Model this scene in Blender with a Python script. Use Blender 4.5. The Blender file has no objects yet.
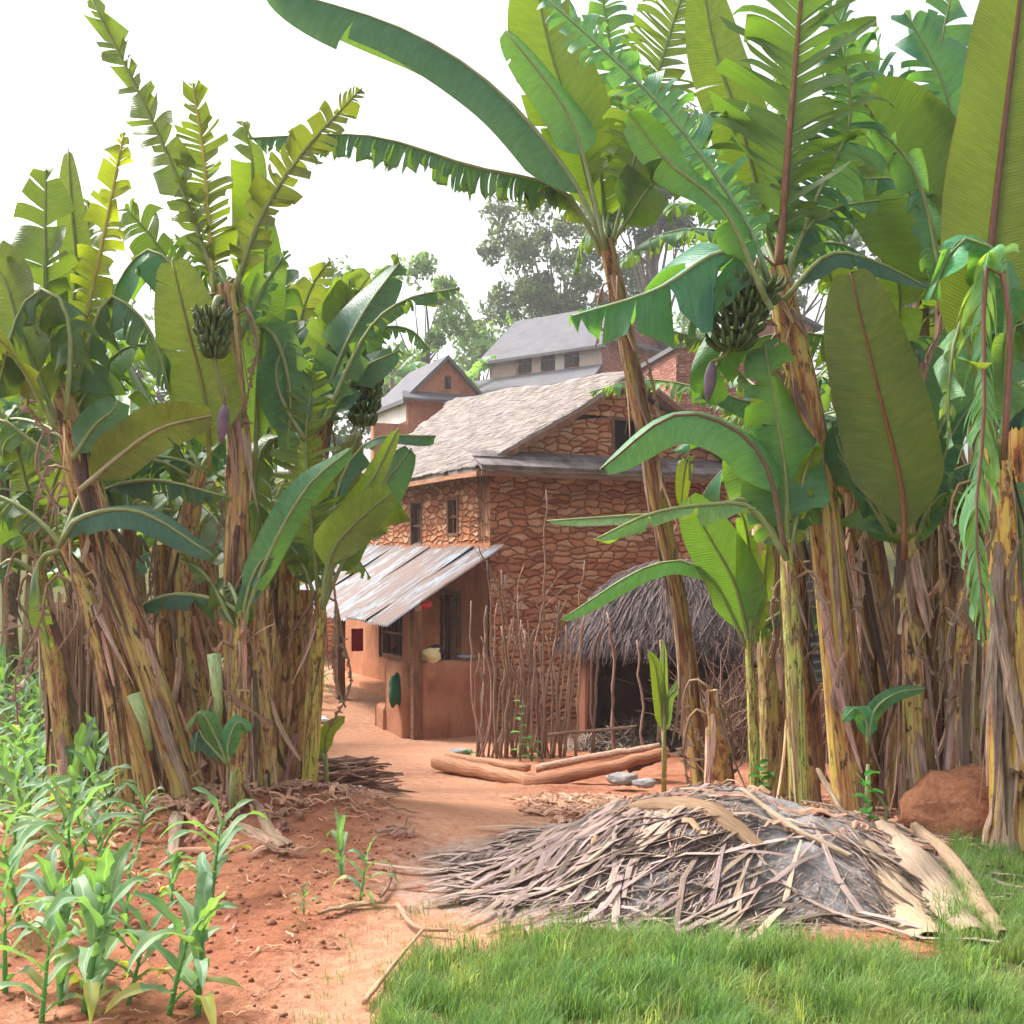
import bpy, math, random
from mathutils import Vector, Matrix, noise
random.seed(7)
R = math.radians
V = Vector
scn = bpy.context.scene
COL = scn.collection
# ------------------------------------------------------------------ camera, sky, sun
F = 1150.0; HOR = 560.0; CH = 1.6
cd = bpy.data.cameras.new("camera"); cam = bpy.data.objects.new("camera", cd); COL.objects.link(cam)
cam.location = (0, 0, CH); cam.rotation_euler = (R(90), 0, 0)
cd.sensor_width = 36; cd.lens = 36 * F / 1024; cd.shift_y = (HOR - 512) / 1024
cd.clip_start = 0.05; cd.clip_end = 4000
scn.camera = cam
SUN_EL, SUN_AZ = 52, -62          # azimuth measured from +Y towards +X
w = bpy.data.worlds.new("World"); scn.world = w; w.use_nodes = True
nt = w.node_tree; nt.nodes.clear()
sky = nt.nodes.new('ShaderNodeTexSky'); sky.sky_type = 'NISHITA'; sky.sun_disc = False
sky.sun_elevation = R(SUN_EL); sky.sun_rotation = R(SUN_AZ)
sky.air_density = 1.0; sky.dust_density = 6.0; sky.ozone_density = 1.0
hs = nt.nodes.new('ShaderNodeHueSaturation'); hs.inputs['Saturation'].default_value = 0.22
bg = nt.nodes.new('ShaderNodeBackground'); bg.inputs[1].default_value = 0.15
wo = nt.nodes.new('ShaderNodeOutputWorld')
nt.links.new(sky.outputs[0], hs.inputs['Color']); nt.links.new(hs.outputs[0], bg.inputs[0]); nt.links.new(bg.outputs[0], wo.inputs[0])
sl = bpy.data.lights.new("sun", 'SUN'); sl.energy = 2.0; sl.angle = R(12); sl.color = (1, .94, .84)
so = bpy.data.objects.new("sun", sl); COL.objects.link(so)
sd = V((math.sin(R(SUN_AZ)) * math.cos(R(SUN_EL)), math.cos(R(SUN_AZ)) * math.cos(R(SUN_EL)), math.sin(R(SUN_EL))))
so.rotation_euler = (-sd).to_track_quat('-Z', 'Y').to_euler(); so.location = (0, 0, 60)
scn.view_settings.view_transform = 'Standard'; scn.view_settings.look = 'None'
scn.view_settings.exposure = 1.36; scn.view_settings.gamma = 1.0
scn.cycles.max_bounces = 8; scn.cycles.transmission_bounces = 6; scn.cycles.diffuse_bounces = 4
scn.cycles.use_denoising = True

# ------------------------------------------------------------------ helpers
def P(px, py, Y): return V(((px - 512) / F * Y, Y, CH - (py - HOR) / F * Y))
def sstep(a, b, x):
    t = max(0., min(1., (x - a) / (b - a))); return t * t * (3 - 2 * t)
def interp(tab, x):
    if x <= tab[0][0]: return tab[0][1]
    for (a, b), (c, d) in zip(tab, tab[1:]):
        if x <= c: return b + (d - b) * (x - a) / (c - a)
    return tab[-1][1]
PROF = [(0, 0), (7.2, 0), (10.5, -.45), (13.5, -.66), (16.3, -.95), (19.5, -.77), (22.4, -.66), (27, -.6), (38, 1.2), (50, 5.2), (70, 7), (120, 9), (300, 12)]
PATH = [(0, -.5), (4, -.46), (5, -.36), (6.3, -.1), (8, -.42), (11, -.88), (15, -1.7), (19, -2.9), (26, -3.6)]
PATHW = [(0, .42), (5, .42), (6.3, .55), (8, .6), (11, .9), (14, 1.7), (26, 2.4)]
def gz(x, y):
    a = interp(PROF, y)
    k = sstep(-4.6, -2.6, x + .12 * y)             # the maize field on the left stays level
    if y < 32: a = a * k + (-.05) * (1 - k)
    return a
def G(px, py):
    Y = 8.
    for i in range(40):
        x = (px - 512) / F * Y
        Y = Y * .5 + .5 * (CH - gz(x, Y)) * F / max(20, (py - HOR))
    x = (px - 512) / F * Y
    return V((x, Y, gz(x, Y)))
def tag(o, label=None, cat=None, group=None, kind=None):
    if label: o['label'] = label
    if cat: o['category'] = cat
    if group: o['group'] = group
    if kind: o['kind'] = kind
    return o
def empty(name, loc, label, cat, group=None):
    o = bpy.data.objects.new(name, None); COL.objects.link(o); o.location = loc; o.empty_display_size = .1
    return tag(o, label, cat, group)
def kids(o): return [c for c in bpy.data.objects if c.parent == o]
_tree = {}
def gather(o, ks):
    return (o, [gather(c, ks) for c in ks.get(o.name, [])])
def copy_tree(t, parent=None):
    o, ch = t; c = o.copy(); COL.objects.link(c)
    if parent: c.parent = parent
    for x in ch: copy_tree(x, c)
    return c
def snapshot():
    ks = {}
    for o in bpy.data.objects:
        if o.parent: ks.setdefault(o.parent.name, []).append(o)
    return ks
class MB:
    def __init__(s, off=(0, 0, 0)):
        s.v = []; s.f = []; s.uv = []; s.c = []; s.col = (1, 1, 1); s.off = V(off); s.mi = []; s.m = 0
    def add(s, p): s.v.append(tuple(V(p) - s.off)); return len(s.v) - 1
    def face(s, idx, uvs=None):
        s.f.append(tuple(idx)); s.uv.append(uvs or [(0, 0)] * len(idx)); s.c.append(s.col); s.mi.append(s.m)
    def grid(s, rows, uvf=None, flip=False):
        """rows: list of lists of points"""
        ids = [[s.add(p) for p in r] for r in rows]
        nr, nc = len(rows), len(rows[0])
        for i in range(nr - 1):
            for j in range(nc - 1):
                q = [(i, j), (i + 1, j), (i + 1, j + 1), (i, j + 1)]
                if flip: q.reverse()
                s.face([ids[a][b] for a, b in q], [uvf(a, b) for a, b in q] if uvf else None)
        return ids
    def box(s, c, ex, ey, ez, uvs=False):
        """centre and three half-axis vectors"""
        c = V(c); P8 = [c + ex * a + ey * b + ez * d for a in (-1, 1) for b in (-1, 1) for d in (-1, 1)]
        i = [s.add(p) for p in P8]
        L = (ex.length * 2, ey.length * 2, ez.length * 2)
        u, v_ = random.random() * 5, random.random() * 5
        for q, a, b in (((0, 1, 3, 2), 2, 1), ((4, 6, 7, 5), 1, 2), ((0, 4, 5, 1), 0, 2), ((2, 3, 7, 6), 2, 0), ((0, 2, 6, 4), 1, 0), ((1, 5, 7, 3), 0, 1)):
            s.face([i[k] for k in q], [(u, v_), (u + L[a], v_), (u + L[a], v_ + L[b]), (u, v_ + L[b])])
    def tube(s, pts, rad, n=8, cap=True, wob=0, vlen=0):
        pts = [V(p) for p in pts]; rows = []; L = vlen; vs = []
        ref = V((0.31, 0.95, .1))
        for i, p in enumerate(pts):
            t = (pts[min(i + 1, len(pts) - 1)] - pts[max(i - 1, 0)]).normalized()
            a = t.cross(ref)
            if a.length < .05: a = t.cross(V((1, 0, 0)))
            a.normalize(); b = t.cross(a)
            r = rad[i] if hasattr(rad, '__len__') else rad
            if i: L += (p - pts[i - 1]).length
            vs.append(L)
            rows.append([p + (a * math.cos(2 * math.pi * k / n) + b * math.sin(2 * math.pi * k / n)) * r * (1 + wob * (random.random() - .5) * 2) for k in range(n)])
            if wob: pass
        ids = [[s.add(p) for p in r] for r in rows]
        for i in range(len(pts) - 1):
            for k in range(n):
                k2 = (k + 1) % n
                s.face([ids[i][k], ids[i][k2], ids[i + 1][k2], ids[i + 1][k]], [(k / n, vs[i]), ((k + 1) / n, vs[i]), ((k + 1) / n, vs[i + 1]), (k / n, vs[i + 1])])
        if cap:
            s.face(list(reversed(ids[0])), [(.5 + .3 * math.cos(k), vs[0]) for k in range(n)]); s.face(ids[-1], [(.5, vs[-1])] * n)
    def ribbon(s, pts, wid, nrm, curl=.3, tw=0.):
        """a thin curled strip along pts"""
        pts = [V(p) for p in pts]; n = len(pts); rows = []; L = 0; vs = []; u0 = random.random() * 9
        for i, p in enumerate(pts):
            t = (pts[min(i + 1, n - 1)] - pts[max(i - 1, 0)]).normalized()
            a = t.cross(nrm)
            if a.length < .05: a = t.cross(V((.3, .9, .2)))
            a.normalize(); b = a.cross(t)
            if tw:
                q = tw * i / n; a, b = a * math.cos(q) + b * math.sin(q), b * math.cos(q) - a * math.sin(q)
            wd = wid[i] if hasattr(wid, '__len__') else wid
            if i: L += (p - pts[i - 1]).length
            vs.append(L)
            rows.append([p - a * wd * .5 + b * -curl * wd * .5, p + b * curl * wd * .35 - a * wd * .17, p + b * curl * wd * .35 + a * wd * .17, p + a * wd * .5 + b * -curl * wd * .5])
        W = max(wid) if hasattr(wid, '__len__') else wid
        s.grid(rows, lambda i, j: (u0 + j / 3 * W, vs[i] + u0))
    def build(s, name, mats, parent=None, smooth=True):
        me = bpy.data.meshes.new(name); me.from_pydata(s.v, [], s.f)
        uvl = me.uv_layers.new(name='UVMap'); flat = [c for q in s.uv for p in q for c in p]
        uvl.data.foreach_set('uv', flat)
        ca = me.color_attributes.new('Col', 'FLOAT_COLOR', 'CORNER'); cf = []
        for f, c in zip(s.f, s.c): cf += [c[0], c[1], c[2], 1.] * len(f)
        ca.data.foreach_set('color', cf)
        if not isinstance(mats, (list, tuple)): mats = [mats]
        for m in mats: me.materials.append(m)
        me.polygons.foreach_set('material_index', s.mi)
        me.polygons.foreach_set('use_smooth', [smooth] * len(s.f))
        me.update()
        o = bpy.data.objects.new(name, me); COL.objects.link(o)
        if parent: o.parent = parent
        else: o.location = s.off
        return o
def spline(pts, n):
    """Catmull-Rom through pts (any dimension as tuples/Vectors)"""
    pts = [V(p) for p in pts]; m = len(pts)
    if m == 2: return [pts[0].lerp(pts[1], i / (n - 1)) for i in range(n)]
    out = []
    for i in range(n):
        t = i / (n - 1) * (m - 1); k = min(int(t), m - 2); u = t - k
        p1, p2 = pts[k], pts[k + 1]
        p0 = pts[k - 1] if k else p1 * 2 - p2
        p3 = pts[k + 2] if k + 2 < m else p2 * 2 - p1
        out.append(.5 * ((2 * p1) + (p2 - p0) * u + (2 * p0 - 5 * p1 + 4 * p2 - p3) * u * u + (3 * p1 - p0 - 3 * p2 + p3) * u ** 3))
    return out

# ------------------------------------------------------------------ materials
class NT:
    def __init__(s, name):
        s.m = bpy.data.materials.new(name); s.m.use_nodes = True; s.t = s.m.node_tree; s.t.nodes.clear()
        s.out = s.n('ShaderNodeOutputMaterial')
    def n(s, ty, **kw):
        nd = s.t.nodes.new(ty)
        for k, v in kw.items(): setattr(nd, k, v)
        return nd
    def l(s, a, b): s.t.links.new(a, b)
    def coord(s, kind='UV', scale=(1, 1, 1), loc=(0, 0, 0)):
        tc = s.n('ShaderNodeTexCoord'); mp = s.n('ShaderNodeMapping')
        mp.inputs['Scale'].default_value = scale; mp.inputs['Location'].default_value = loc
        s.l(tc.outputs[kind], mp.inputs['Vector']); return mp.outputs[0]
    def noise(s, vec, scale=5, detail=4, rough=.55, dist=0):
        nn = s.n('ShaderNodeTexNoise'); nn.inputs['Scale'].default_value = scale; nn.inputs['Detail'].default_value = detail
        nn.inputs['Roughness'].default_value = rough; nn.inputs['Distortion'].default_value = dist
        if vec is not None: s.l(vec, nn.inputs['Vector'])
        return nn.outputs[0]
    def ramp(s, fac, stops, interp='LINEAR'):
        r = s.n('ShaderNodeValToRGB'); r.color_ramp.interpolation = interp; e = r.color_ramp.elements
        while len(e) > 1: e.remove(e[-1])
        for i, (p, c) in enumerate(stops):
            if i: x = e.new(p)
            else: x = e[0]; x.position = p
            x.color = (*c, 1) if hasattr(c, '__len__') else (c, c, c, 1)
        s.l(fac, r.inputs[0]); return r.outputs[0]
    def mix(s, fac, a, b, mode='MIX'):
        m = s.n('ShaderNodeMix'); m.data_type = 'RGBA'; m.blend_type = mode
        for v, i in ((fac, 0), (a, 6), (b, 7)):
            if isinstance(v, (int, float)): m.inputs[i].default_value = v
            elif isinstance(v, tuple): m.inputs[i].default_value = (*v, 1)
            else: s.l(v, m.inputs[i])
        return m.outputs[2]
    def math(s, op, a, b=0.):
        m = s.n('ShaderNodeMath', operation=op)
        for v, i in ((a, 0), (b, 1)):
            if isinstance(v, (int, float)): m.inputs[i].default_value = v
            else: s.l(v, m.inputs[i])
        return m.outputs[0]
    def bump(s, h, strength=.5, dist=.02):
        b = s.n('ShaderNodeBump'); b.inputs['Strength'].default_value = strength; b.inputs['Distance'].default_value = dist
        s.l(h, b.inputs['Height']); return b.outputs[0]
    def col(s):
        a = s.n('ShaderNodeAttribute'); a.attribute_name = 'Col'; return a.outputs[0]
    def princ(s, col, rough=.8, nrm=None, spec=.3, metal=0):
        p = s.n('ShaderNodeBsdfPrincipled'); p.inputs['Specular IOR Level'].default_value = spec
        for v, k in ((col, 'Base Color'), (rough, 'Roughness'), (metal, 'Metallic')):
            if isinstance(v, (int, float)): p.inputs[k].default_value = v
            elif isinstance(v, tuple): p.inputs[k].default_value = (*v, 1)
            else: s.l(v, p.inputs[k])
        if nrm is not None: s.l(nrm, p.inputs['Normal'])
        return p.outputs[0]
    def fin(s, sh): s.l(sh, s.out.inputs[0]); return s.m
    def leafy(s, col, tcol, rough, nrm, amt, spec=.4):
        a = s.princ(col, rough, nrm, spec); t = s.n('ShaderNodeBsdfTranslucent')
        if isinstance(tcol, tuple): t.inputs[0].default_value = (*tcol, 1)
        else: s.l(tcol, t.inputs[0])
        if nrm is not None: s.l(nrm, t.inputs['Normal'])
        mx = s.n('ShaderNodeMixShader'); mx.inputs[0].default_value = amt
        s.l(a, mx.inputs[1]); s.l(t.outputs[0], mx.inputs[2]); return s.fin(mx.outputs[0])

def m_leaf(name, up, under, trans, amt=.45):
    t = NT(name)
    uv = t.coord('UV', (1, 1, 1)); ob = t.coord('Object', (1, 1, 1))
    oi = t.n('ShaderNodeObjectInfo')
    n1 = t.noise(t.coord('UV', (1.2, 28, 1)), 3, 2)         # fine side veins run across the blade
    n2 = t.noise(ob, 2.2, 3)
    geo = t.n('ShaderNodeNewGeometry')
    base = t.mix(geo.outputs['Backfacing'], up, under)
    base = t.mix(t.ramp(n1, [(.35, 0.), (.7, .35)]), base, t.mix(.5, base, (.3, .4, .2), 'MIX'))
    base = t.mix(t.ramp(n2, [(.4, 0.), (.75, .55)]), base, t.mix(1., base, (1.5, 1.25, .7), 'MULTIPLY'))
    st = t.noise(t.coord('UV', (.5, 7, 1)), 3, 5, .7); sp = t.noise(ob, 26, 4, .7)
    base = t.mix(1., base, t.ramp(st, [(.3, (.50, .56, .56)), (.5, (1., 1., 1.)), (.7, (1.6, 1.5, 1.35))]), 'MULTIPLY')
    base = t.mix(t.ramp(sp, [(.63, 0.), (.70, .8)]), base, (.22, .15, .06))
    base = t.mix(1., base, oi.outputs['Color'], 'MULTIPLY')
    # worn margin: brown edge of the blade, irregular
    sx = t.n('ShaderNodeSeparateXYZ'); t.l(uv, sx.inputs[0])
    e = t.math('ADD', sx.outputs[0], t.math('MULTIPLY', t.noise(ob, 9, 3), .12))
    edge = t.ramp(e, [(1.03, 0.), (1.07, .75)]) if False else t.ramp(t.math('MULTIPLY', e, .9), [(.93, 0.), (.965, .8)])
    base = t.mix(edge, base, (.30, .20, .08))
    tr = t.mix(1., t.mix(t.ramp(n1, [(.35, 0.), (.7, .4)]), trans, tuple(c * .6 for c in trans)), oi.outputs['Color'], 'MULTIPLY')
    tr = t.mix(edge, tr, (.2, .1, .03))
    wv = t.n('ShaderNodeTexWave', wave_type='BANDS', bands_direction='Y'); wv.inputs['Scale'].default_value = 17; wv.inputs['Distortion'].default_value = 2.5; wv.inputs['Detail'].default_value = 2.
    t.l(uv, wv.inputs[0])
    nb = t.bump(t.math('ADD', t.math('MULTIPLY', wv.outputs[1], .3), t.math('ADD', n1, t.math('MULTIPLY', n2, 4.))), .55, .007)
    return t.leafy(base, tr, .38, nb, amt, .5)
M = {}
M['leaf'] = m_leaf('banana_leaf', (.042, .165, .110), (.088, .145, .052), (.26, .42, .035), .40)
def m_rib():
    t = NT('midrib'); oi = t.n('ShaderNodeObjectInfo'); n = t.noise(t.coord('UV', (4, 3, 1)), 4, 3)
    c = t.mix(t.ramp(n, [(.35, 0.), (.7, 1.)]), oi.outputs['Color'], t.mix(1., oi.outputs['Color'], (.55, .5, .5), 'MULTIPLY'))
    return t.fin(t.princ(c, .5, t.bump(n, .3, .004), .4))
M['rib'] = m_rib()
def m_stem():
    t = NT('banana_stem')
    a = t.noise(t.coord('UV', (7, 1.1, 1)), 1.6, 5, .6, .4); b = t.noise(t.coord('UV', (16, .7, 1), (3, 7, 0)), 2.0, 4, .6)
    d = t.noise(t.coord('UV', (9, 2.2, 1), (9, 2, 0)), 2.4, 5, .7, .8)
    oi = t.n('ShaderNodeObjectInfo')
    c = t.ramp(a, [(.30, (.05, .022, .015)), (.40, (.26, .11, .045)), (.46, (.48, .30, .13)), (.54, (.54, .43, .13)), (.66, (.45, .45, .12)), (.8, (.28, .36, .09))])
    c = t.mix(t.ramp(b, [(.49, 0.), (.58, .85)]), c, (.27, .12, .065))
    c = t.mix(t.ramp(d, [(.53, 0.), (.62, .9)]), c, (.045, .022, .018))
    e = t.noise(t.coord('UV', (12, 1.6, 1), (1, 5, 0)), 3.2, 4, .7); c = t.mix(t.ramp(e, [(.56, 0.), (.64, .8)]), c, (.50, .40, .30))
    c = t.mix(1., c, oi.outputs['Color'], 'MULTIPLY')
    return t.fin(t.princ(c, .5, t.bump(t.math('ADD', a, b), .8, .02), .35))
M['stem'] = m_stem()
def m_dry(name, lo, hi, tr=.2):
    t = NT(name); a = t.noise(t.coord('UV', (60, 2.5, 1)), 2.5, 4, .65); b = t.noise(t.coord('Object'), 3, 3)
    c = t.mix(t.ramp(a, [(.3, 0.), (.7, 1.)]), lo, hi)
    c = t.mix(t.ramp(b, [(.5, 0.), (.7, .35)]), c, tuple(x * .45 for x in lo))
    c = t.mix(1., c, t.col(), 'MULTIPLY')
    return t.leafy(c, c, .75, t.bump(a, .7, .006), tr, .25)
M['dry'] = m_dry('dry_sheath', (.15, .08, .052), (.66, .52, .42))
M['dryshade'] = m_dry('shaded_sheath', (.07, .038, .028), (.26, .18, .14), .1)  # dry sheath colour darkened, shade of the back rows put into it
M['pale'] = m_dry('pale_sheath', (.27, .20, .145), (.56, .46, .37), .1)
M['drygrey'] = m_dry('dry_grey_leaf', (.17, .13, .105), (.40, .34, .29), .1)
def m_soil():
    t = NT('red_soil'); o = t.coord('Object'); c3 = t.col()
    sp = t.n('ShaderNodeSeparateColor'); t.l(c3, sp.inputs[0])
    a = t.noise(o, .9, 6, .6); b = t.noise(o, 14, 5, .7); c = t.noise(o, 70, 4, .7)
    soil = t.ramp(a, [(.3, (.27, .092, .052)), (.5, (.36, .145, .082)), (.7, (.44, .205, .125))])
    soil = t.mix(t.ramp(b, [(.35, .55), (.55, 0.)]), soil, (.13, .05, .03))
    path = t.ramp(b, [(.3, (.40, .18, .11)), (.6, (.50, .265, .17)), (.8, (.57, .35, .245))])
    path = t.mix(t.ramp(a, [(.5, 0.), (.62, .45)]), path, (.42, .19, .10))
    m1 = t.math('ADD', sp.outputs[0], t.math('ADD', t.math('MULTIPLY', t.math('SUBTRACT', b, .5), 1.3), t.math('MULTIPLY', t.math('SUBTRACT', a, .5), 1.2)))
    k = t.mix(t.ramp(m1, [(.15, 0.), (.95, 1.)]), soil, path)
    ash = t.ramp(b, [(.3, (.25, .2, .17)), (.7, (.42, .36, .32))])
    k = t.mix(t.ramp(t.math('ADD', sp.outputs[1], t.math('MULTIPLY', t.math('SUBTRACT', b, .5), .8)), [(.4, 0.), (.7, .85)]), k, ash)
    gr = t.ramp(b, [(.3, (.03, .06, .015)), (.7, (.10, .12, .035))])
    k = t.mix(t.ramp(t.math('ADD', sp.outputs[2], t.math('MULTIPLY', t.math('SUBTRACT', b, .5), .6)), [(.35, 0.), (.65, .9)]), k, gr)
    sk = t.ramp(c, [(.62, 0.), (.72, .6)])
    k = t.mix(sk, k, (.55, .36, .24)); k = t.mix(t.ramp(t.noise(o, 45, 3, .6), [(.30, .5), (.38, 0.)]), k, (.09, .04, .025))
    h = t.math('ADD', t.math('MULTIPLY', b, 1.2), t.math('MULTIPLY', c, .5))
    return t.fin(t.princ(k, .95, t.bump(h, .7, .035), .1))
M['soil'] = m_soil()
def m_plain(name, stops, scale=8, sc=(1, 1, 1), kind='Object', rough=.85, bump=.5, dist=.02, det=5, usecol=False, spec=.2, oicol=False):
    t = NT(name); a = t.noise(t.coord(kind, sc), scale, det, .6)
    c = t.ramp(a, stops)
    if usecol: c = t.mix(1., c, t.col(), 'MULTIPLY')
    if oicol: c = t.mix(1., c, t.n('ShaderNodeObjectInfo').outputs['Color'], 'MULTIPLY')
    return t.fin(t.princ(c, rough, t.bump(a, bump, dist), spec))
M['ash'] = m_plain('grey_ash', [(.3, (.20, .185, .18)), (.5, (.28, .265, .265)), (.75, (.36, .345, .345))], 5, bump=1, dist=.05, rough=1, det=8)
M['mud_old'] = m_plain('mud_plaster_plain', [(.25, (.30, .105, .05)), (.5, (.42, .17, .085)), (.8, (.50, .23, .125))], 2.2, bump=.35, dist=.03, usecol=True)
def m_mud():
    t = NT('mud_plaster'); o = t.coord('Object'); a = t.noise(o, 1.6, 6, .65); b = t.noise(o, 16, 5, .7); d = t.noise(t.coord('Object', (1, 1, .35)), 4.5, 5, .7, .6)
    c = t.ramp(a, [(.3, (.30, .115, .06)), (.5, (.42, .18, .095)), (.72, (.52, .26, .155))])
    c = t.mix(t.ramp(d, [(.52, 0.), (.66, .55)]), c, (.22, .085, .05)); c = t.mix(t.ramp(b, [(.62, 0.), (.72, .5)]), c, (.56, .34, .22)); c = t.mix(1., c, t.col(), 'MULTIPLY')
    vo = t.n('ShaderNodeTexVoronoi', feature='DISTANCE_TO_EDGE'); vo.inputs['Scale'].default_value = 2.3; t.l(t.coord('Object'), vo.inputs['Vector'])
    ck = t.math('MULTIPLY', t.ramp(vo.outputs['Distance'], [(0., 1.), (.012, 0.)]), t.ramp(a, [(.5, 0.), (.6, 1.)])); c = t.mix(t.math('MULTIPLY', ck, .5), c, (.14, .06, .04))
    return t.fin(t.princ(c, .92, t.bump(t.math('ADD', a, t.math('MULTIPLY', b, .4)), .6, .03), .15))
M['mud'] = m_mud()
M['wood'] = m_plain('old_wood', [(.3, (.10, .045, .03)), (.55, (.20, .095, .055)), (.8, (.30, .17, .11))], 3, (8, 1, 1), 'UV', bump=.5, dist=.01, usecol=True)
M['stick'] = m_plain('dry_stick', [(.3, (.17, .105, .08)), (.55, (.34, .235, .19)), (.8, (.50, .38, .32))], 4, (3, 3, 1), 'UV', bump=.6, dist=.01, usecol=True)
M['timber'] = m_plain('red_timber', [(.3, (.26, .11, .06)), (.55, (.44, .22, .13)), (.8, (.58, .36, .25))], 3, (9, 1, 1), 'UV', bump=.6, dist=.015, usecol=True)
M['dark'] = m_plain('dark_opening', [(.3, (.012, .009, .009)), (.7, (.03, .02, .02))], 4, bump=0)
M['bark'] = m_plain('tree_bark', [(.3, (.06, .045, .035)), (.7, (.20, .15, .12))], 6, (2, 2, .5), bump=.6)
M['cloth'] = m_plain('cloth', [(.3, .85), (.7, 1.)], 20, usecol=True, bump=.2, dist=.005)
M['white'] = m_plain('whitewash', [(.3, (.55, .50, .46)), (.7, (.76, .72, .68))], 2, usecol=True, bump=.2)
M['fruit'] = m_plain('green_fruit', [(.3, (.04, .075, .025)), (.7, (.11, .17, .05))], 9, bump=.2, rough=.5, usecol=True, spec=.4)
M['bud'] = m_plain('purple_bud', [(.3, (.09, .055, .09)), (.7, (.24, .17, .24))], 7, bump=.2, rough=.5, usecol=True, spec=.4)
def m_thatch():
    t = NT('grey_thatch'); a = t.noise(t.coord('UV', (45, 3.5, 1)), 2, 5, .7); b = t.noise(t.coord('Object'), 5, 4)
    c = t.ramp(a, [(.3, (.07, .052, .052)), (.5, (.19, .155, .155)), (.75, (.34, .29, .29))])
    c = t.mix(t.ramp(b, [(.45, 0.), (.65, .4)]), c, (.14, .10, .09)); c = t.mix(1., c, t.col(), 'MULTIPLY')
    return t.fin(t.princ(c, .95, t.bump(a, 1., .04), .1))
M['thatch'] = m_thatch()
def m_stone(name, sc=(2.6, 5.2, 1), lo=(.20, .07, .035), mid=(.40, .155, .075), hi=(.62, .38, .25), mortar=(.16, .062, .035), rnd=.85):
    t = NT(name); base = t.coord('UV')
    ns = t.n('ShaderNodeTexNoise'); ns.inputs['Scale'].default_value = 3.; t.l(base, ns.inputs['Vector'])
    va = t.n('ShaderNodeVectorMath', operation='SCALE'); va.inputs[3].default_value = .16; t.l(ns.outputs[1], va.inputs[0])
    ad = t.n('ShaderNodeVectorMath', operation='ADD'); t.l(base, ad.inputs[0]); t.l(va.outputs[0], ad.inputs[1])
    mp = t.n('ShaderNodeMapping'); mp.inputs['Scale'].default_value = sc; t.l(ad.outputs[0], mp.inputs[0])
    v1 = t.n('ShaderNodeTexVoronoi', voronoi_dimensions='2D', feature='F1'); v2 = t.n('ShaderNodeTexVoronoi', voronoi_dimensions='2D', feature='DISTANCE_TO_EDGE')
    for v in (v1, v2): v.inputs['Scale'].default_value = 1.; v.inputs['Randomness'].default_value = rnd; t.l(mp.outputs[0], v.inputs['Vector'])
    sc_ = t.n('ShaderNodeSeparateColor'); t.l(v1.outputs['Color'], sc_.inputs[0])
    n = t.noise(base, 22, 5, .65)
    c = t.ramp(sc_.outputs[0], [(.0, lo), (.4, mid), (.75, tuple((a + b) / 2 for a, b in zip(mid, hi))), (1., hi)])
    c = t.mix(t.ramp(n, [(.35, .5), (.6, 0.)]), c, tuple(x * .6 for x in mid))
    jn = t.ramp(v2.outputs['Distance'], [(.01, 0.), (.08, 1.)])
    c = t.mix(jn, mortar, c); c = t.mix(1., c, t.col(), 'MULTIPLY')
    st2 = t.noise(t.coord('Object'), .8, 5, .7); c = t.mix(t.ramp(st2, [(.48, 0.), (.68, .45)]), c, (.26, .105, .06))
    h = t.math('ADD', t.ramp(v2.outputs['Distance'], [(.0, 0.), (.07, .7), (.25, 1.)]), t.math('ADD', t.math('MULTIPLY', n, .35), t.math('MULTIPLY', sc_.outputs[1], .9)))
    return t.fin(t.princ(c, .9, t.bump(h, 1., .07), .15))
M['stone'] = m_stone('rubble_stone', (4.0, 10.5, 1), (.36, .115, .055), (.58, .22, .105), (.76, .45, .28), (.44, .16, .08), .8)
M['brick'] = m_stone('weathered_brick', (5, 12, 1), (.26, .10, .065), (.38, .17, .12), (.50, .30, .24), (.26, .16, .12), .25)
M['slate'] = m_plain('stone_slate', [(.25, (.12, .098, .09)), (.5, (.22, .185, .17)), (.8, (.35, .305, .285))], 5, usecol=True, bump=.5, dist=.03, rough=.8)
def m_farroof():
    t = NT('far_slate_roof'); br = t.n('ShaderNodeTexBrick'); br.inputs['Scale'].default_value = 1.; t.l(t.coord('UV'), br.inputs[0])
    br.inputs['Color1'].default_value = (.10, .10, .12, 1); br.inputs['Color2'].default_value = (.14, .14, .165, 1); br.inputs['Mortar'].default_value = (.12, .12, .13, 1)
    br.inputs['Mortar Size'].default_value = .03; br.inputs['Brick Width'].default_value = .5; br.inputs['Row Height'].default_value = .35
    a = t.noise(t.coord('Object'), 1.2, 6, .65)
    c = t.mix(t.ramp(a, [(.4, 0.), (.65, .6)]), br.outputs[0], (.16, .145, .145))
    return t.fin(t.princ(c, .85, t.bump(br.outputs[1], -.5, .05), .2))
M['farroof'] = m_farroof()
def m_tin(name='rusty_tin', rust=1.):
    t = NT(name); a = t.noise(t.coord('UV', (2.6, .5, 1)), 1.5, 5, .65); b = t.noise(t.coord('UV', (12, 1.1, 1), (5, 5, 0)), 1.6, 4, .6)
    sx = t.n('ShaderNodeSeparateXYZ'); t.l(t.coord('UV'), sx.inputs[0])
    c = t.ramp(b, [(.3, (.085, .11, .15)), (.5, (.15, .18, .22)), (.75, (.27, .29, .32))])
    r = t.math('MULTIPLY', t.math('ADD', t.math('MULTIPLY', a, .62), t.math('MULTIPLY', b, .55)), rust)
    c = t.mix(t.ramp(r, [(.54, 0.), (.575, .95)]), c, t.ramp(b, [(.4, (.11, .052, .036)), (.7, (.05, .022, .016))]))
    return t.fin(t.princ(c, .55, t.bump(b, .15, .01), .4, .15))
M['tin'] = m_tin()
M['tin2'] = m_tin('blue_tin', .75)
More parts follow.
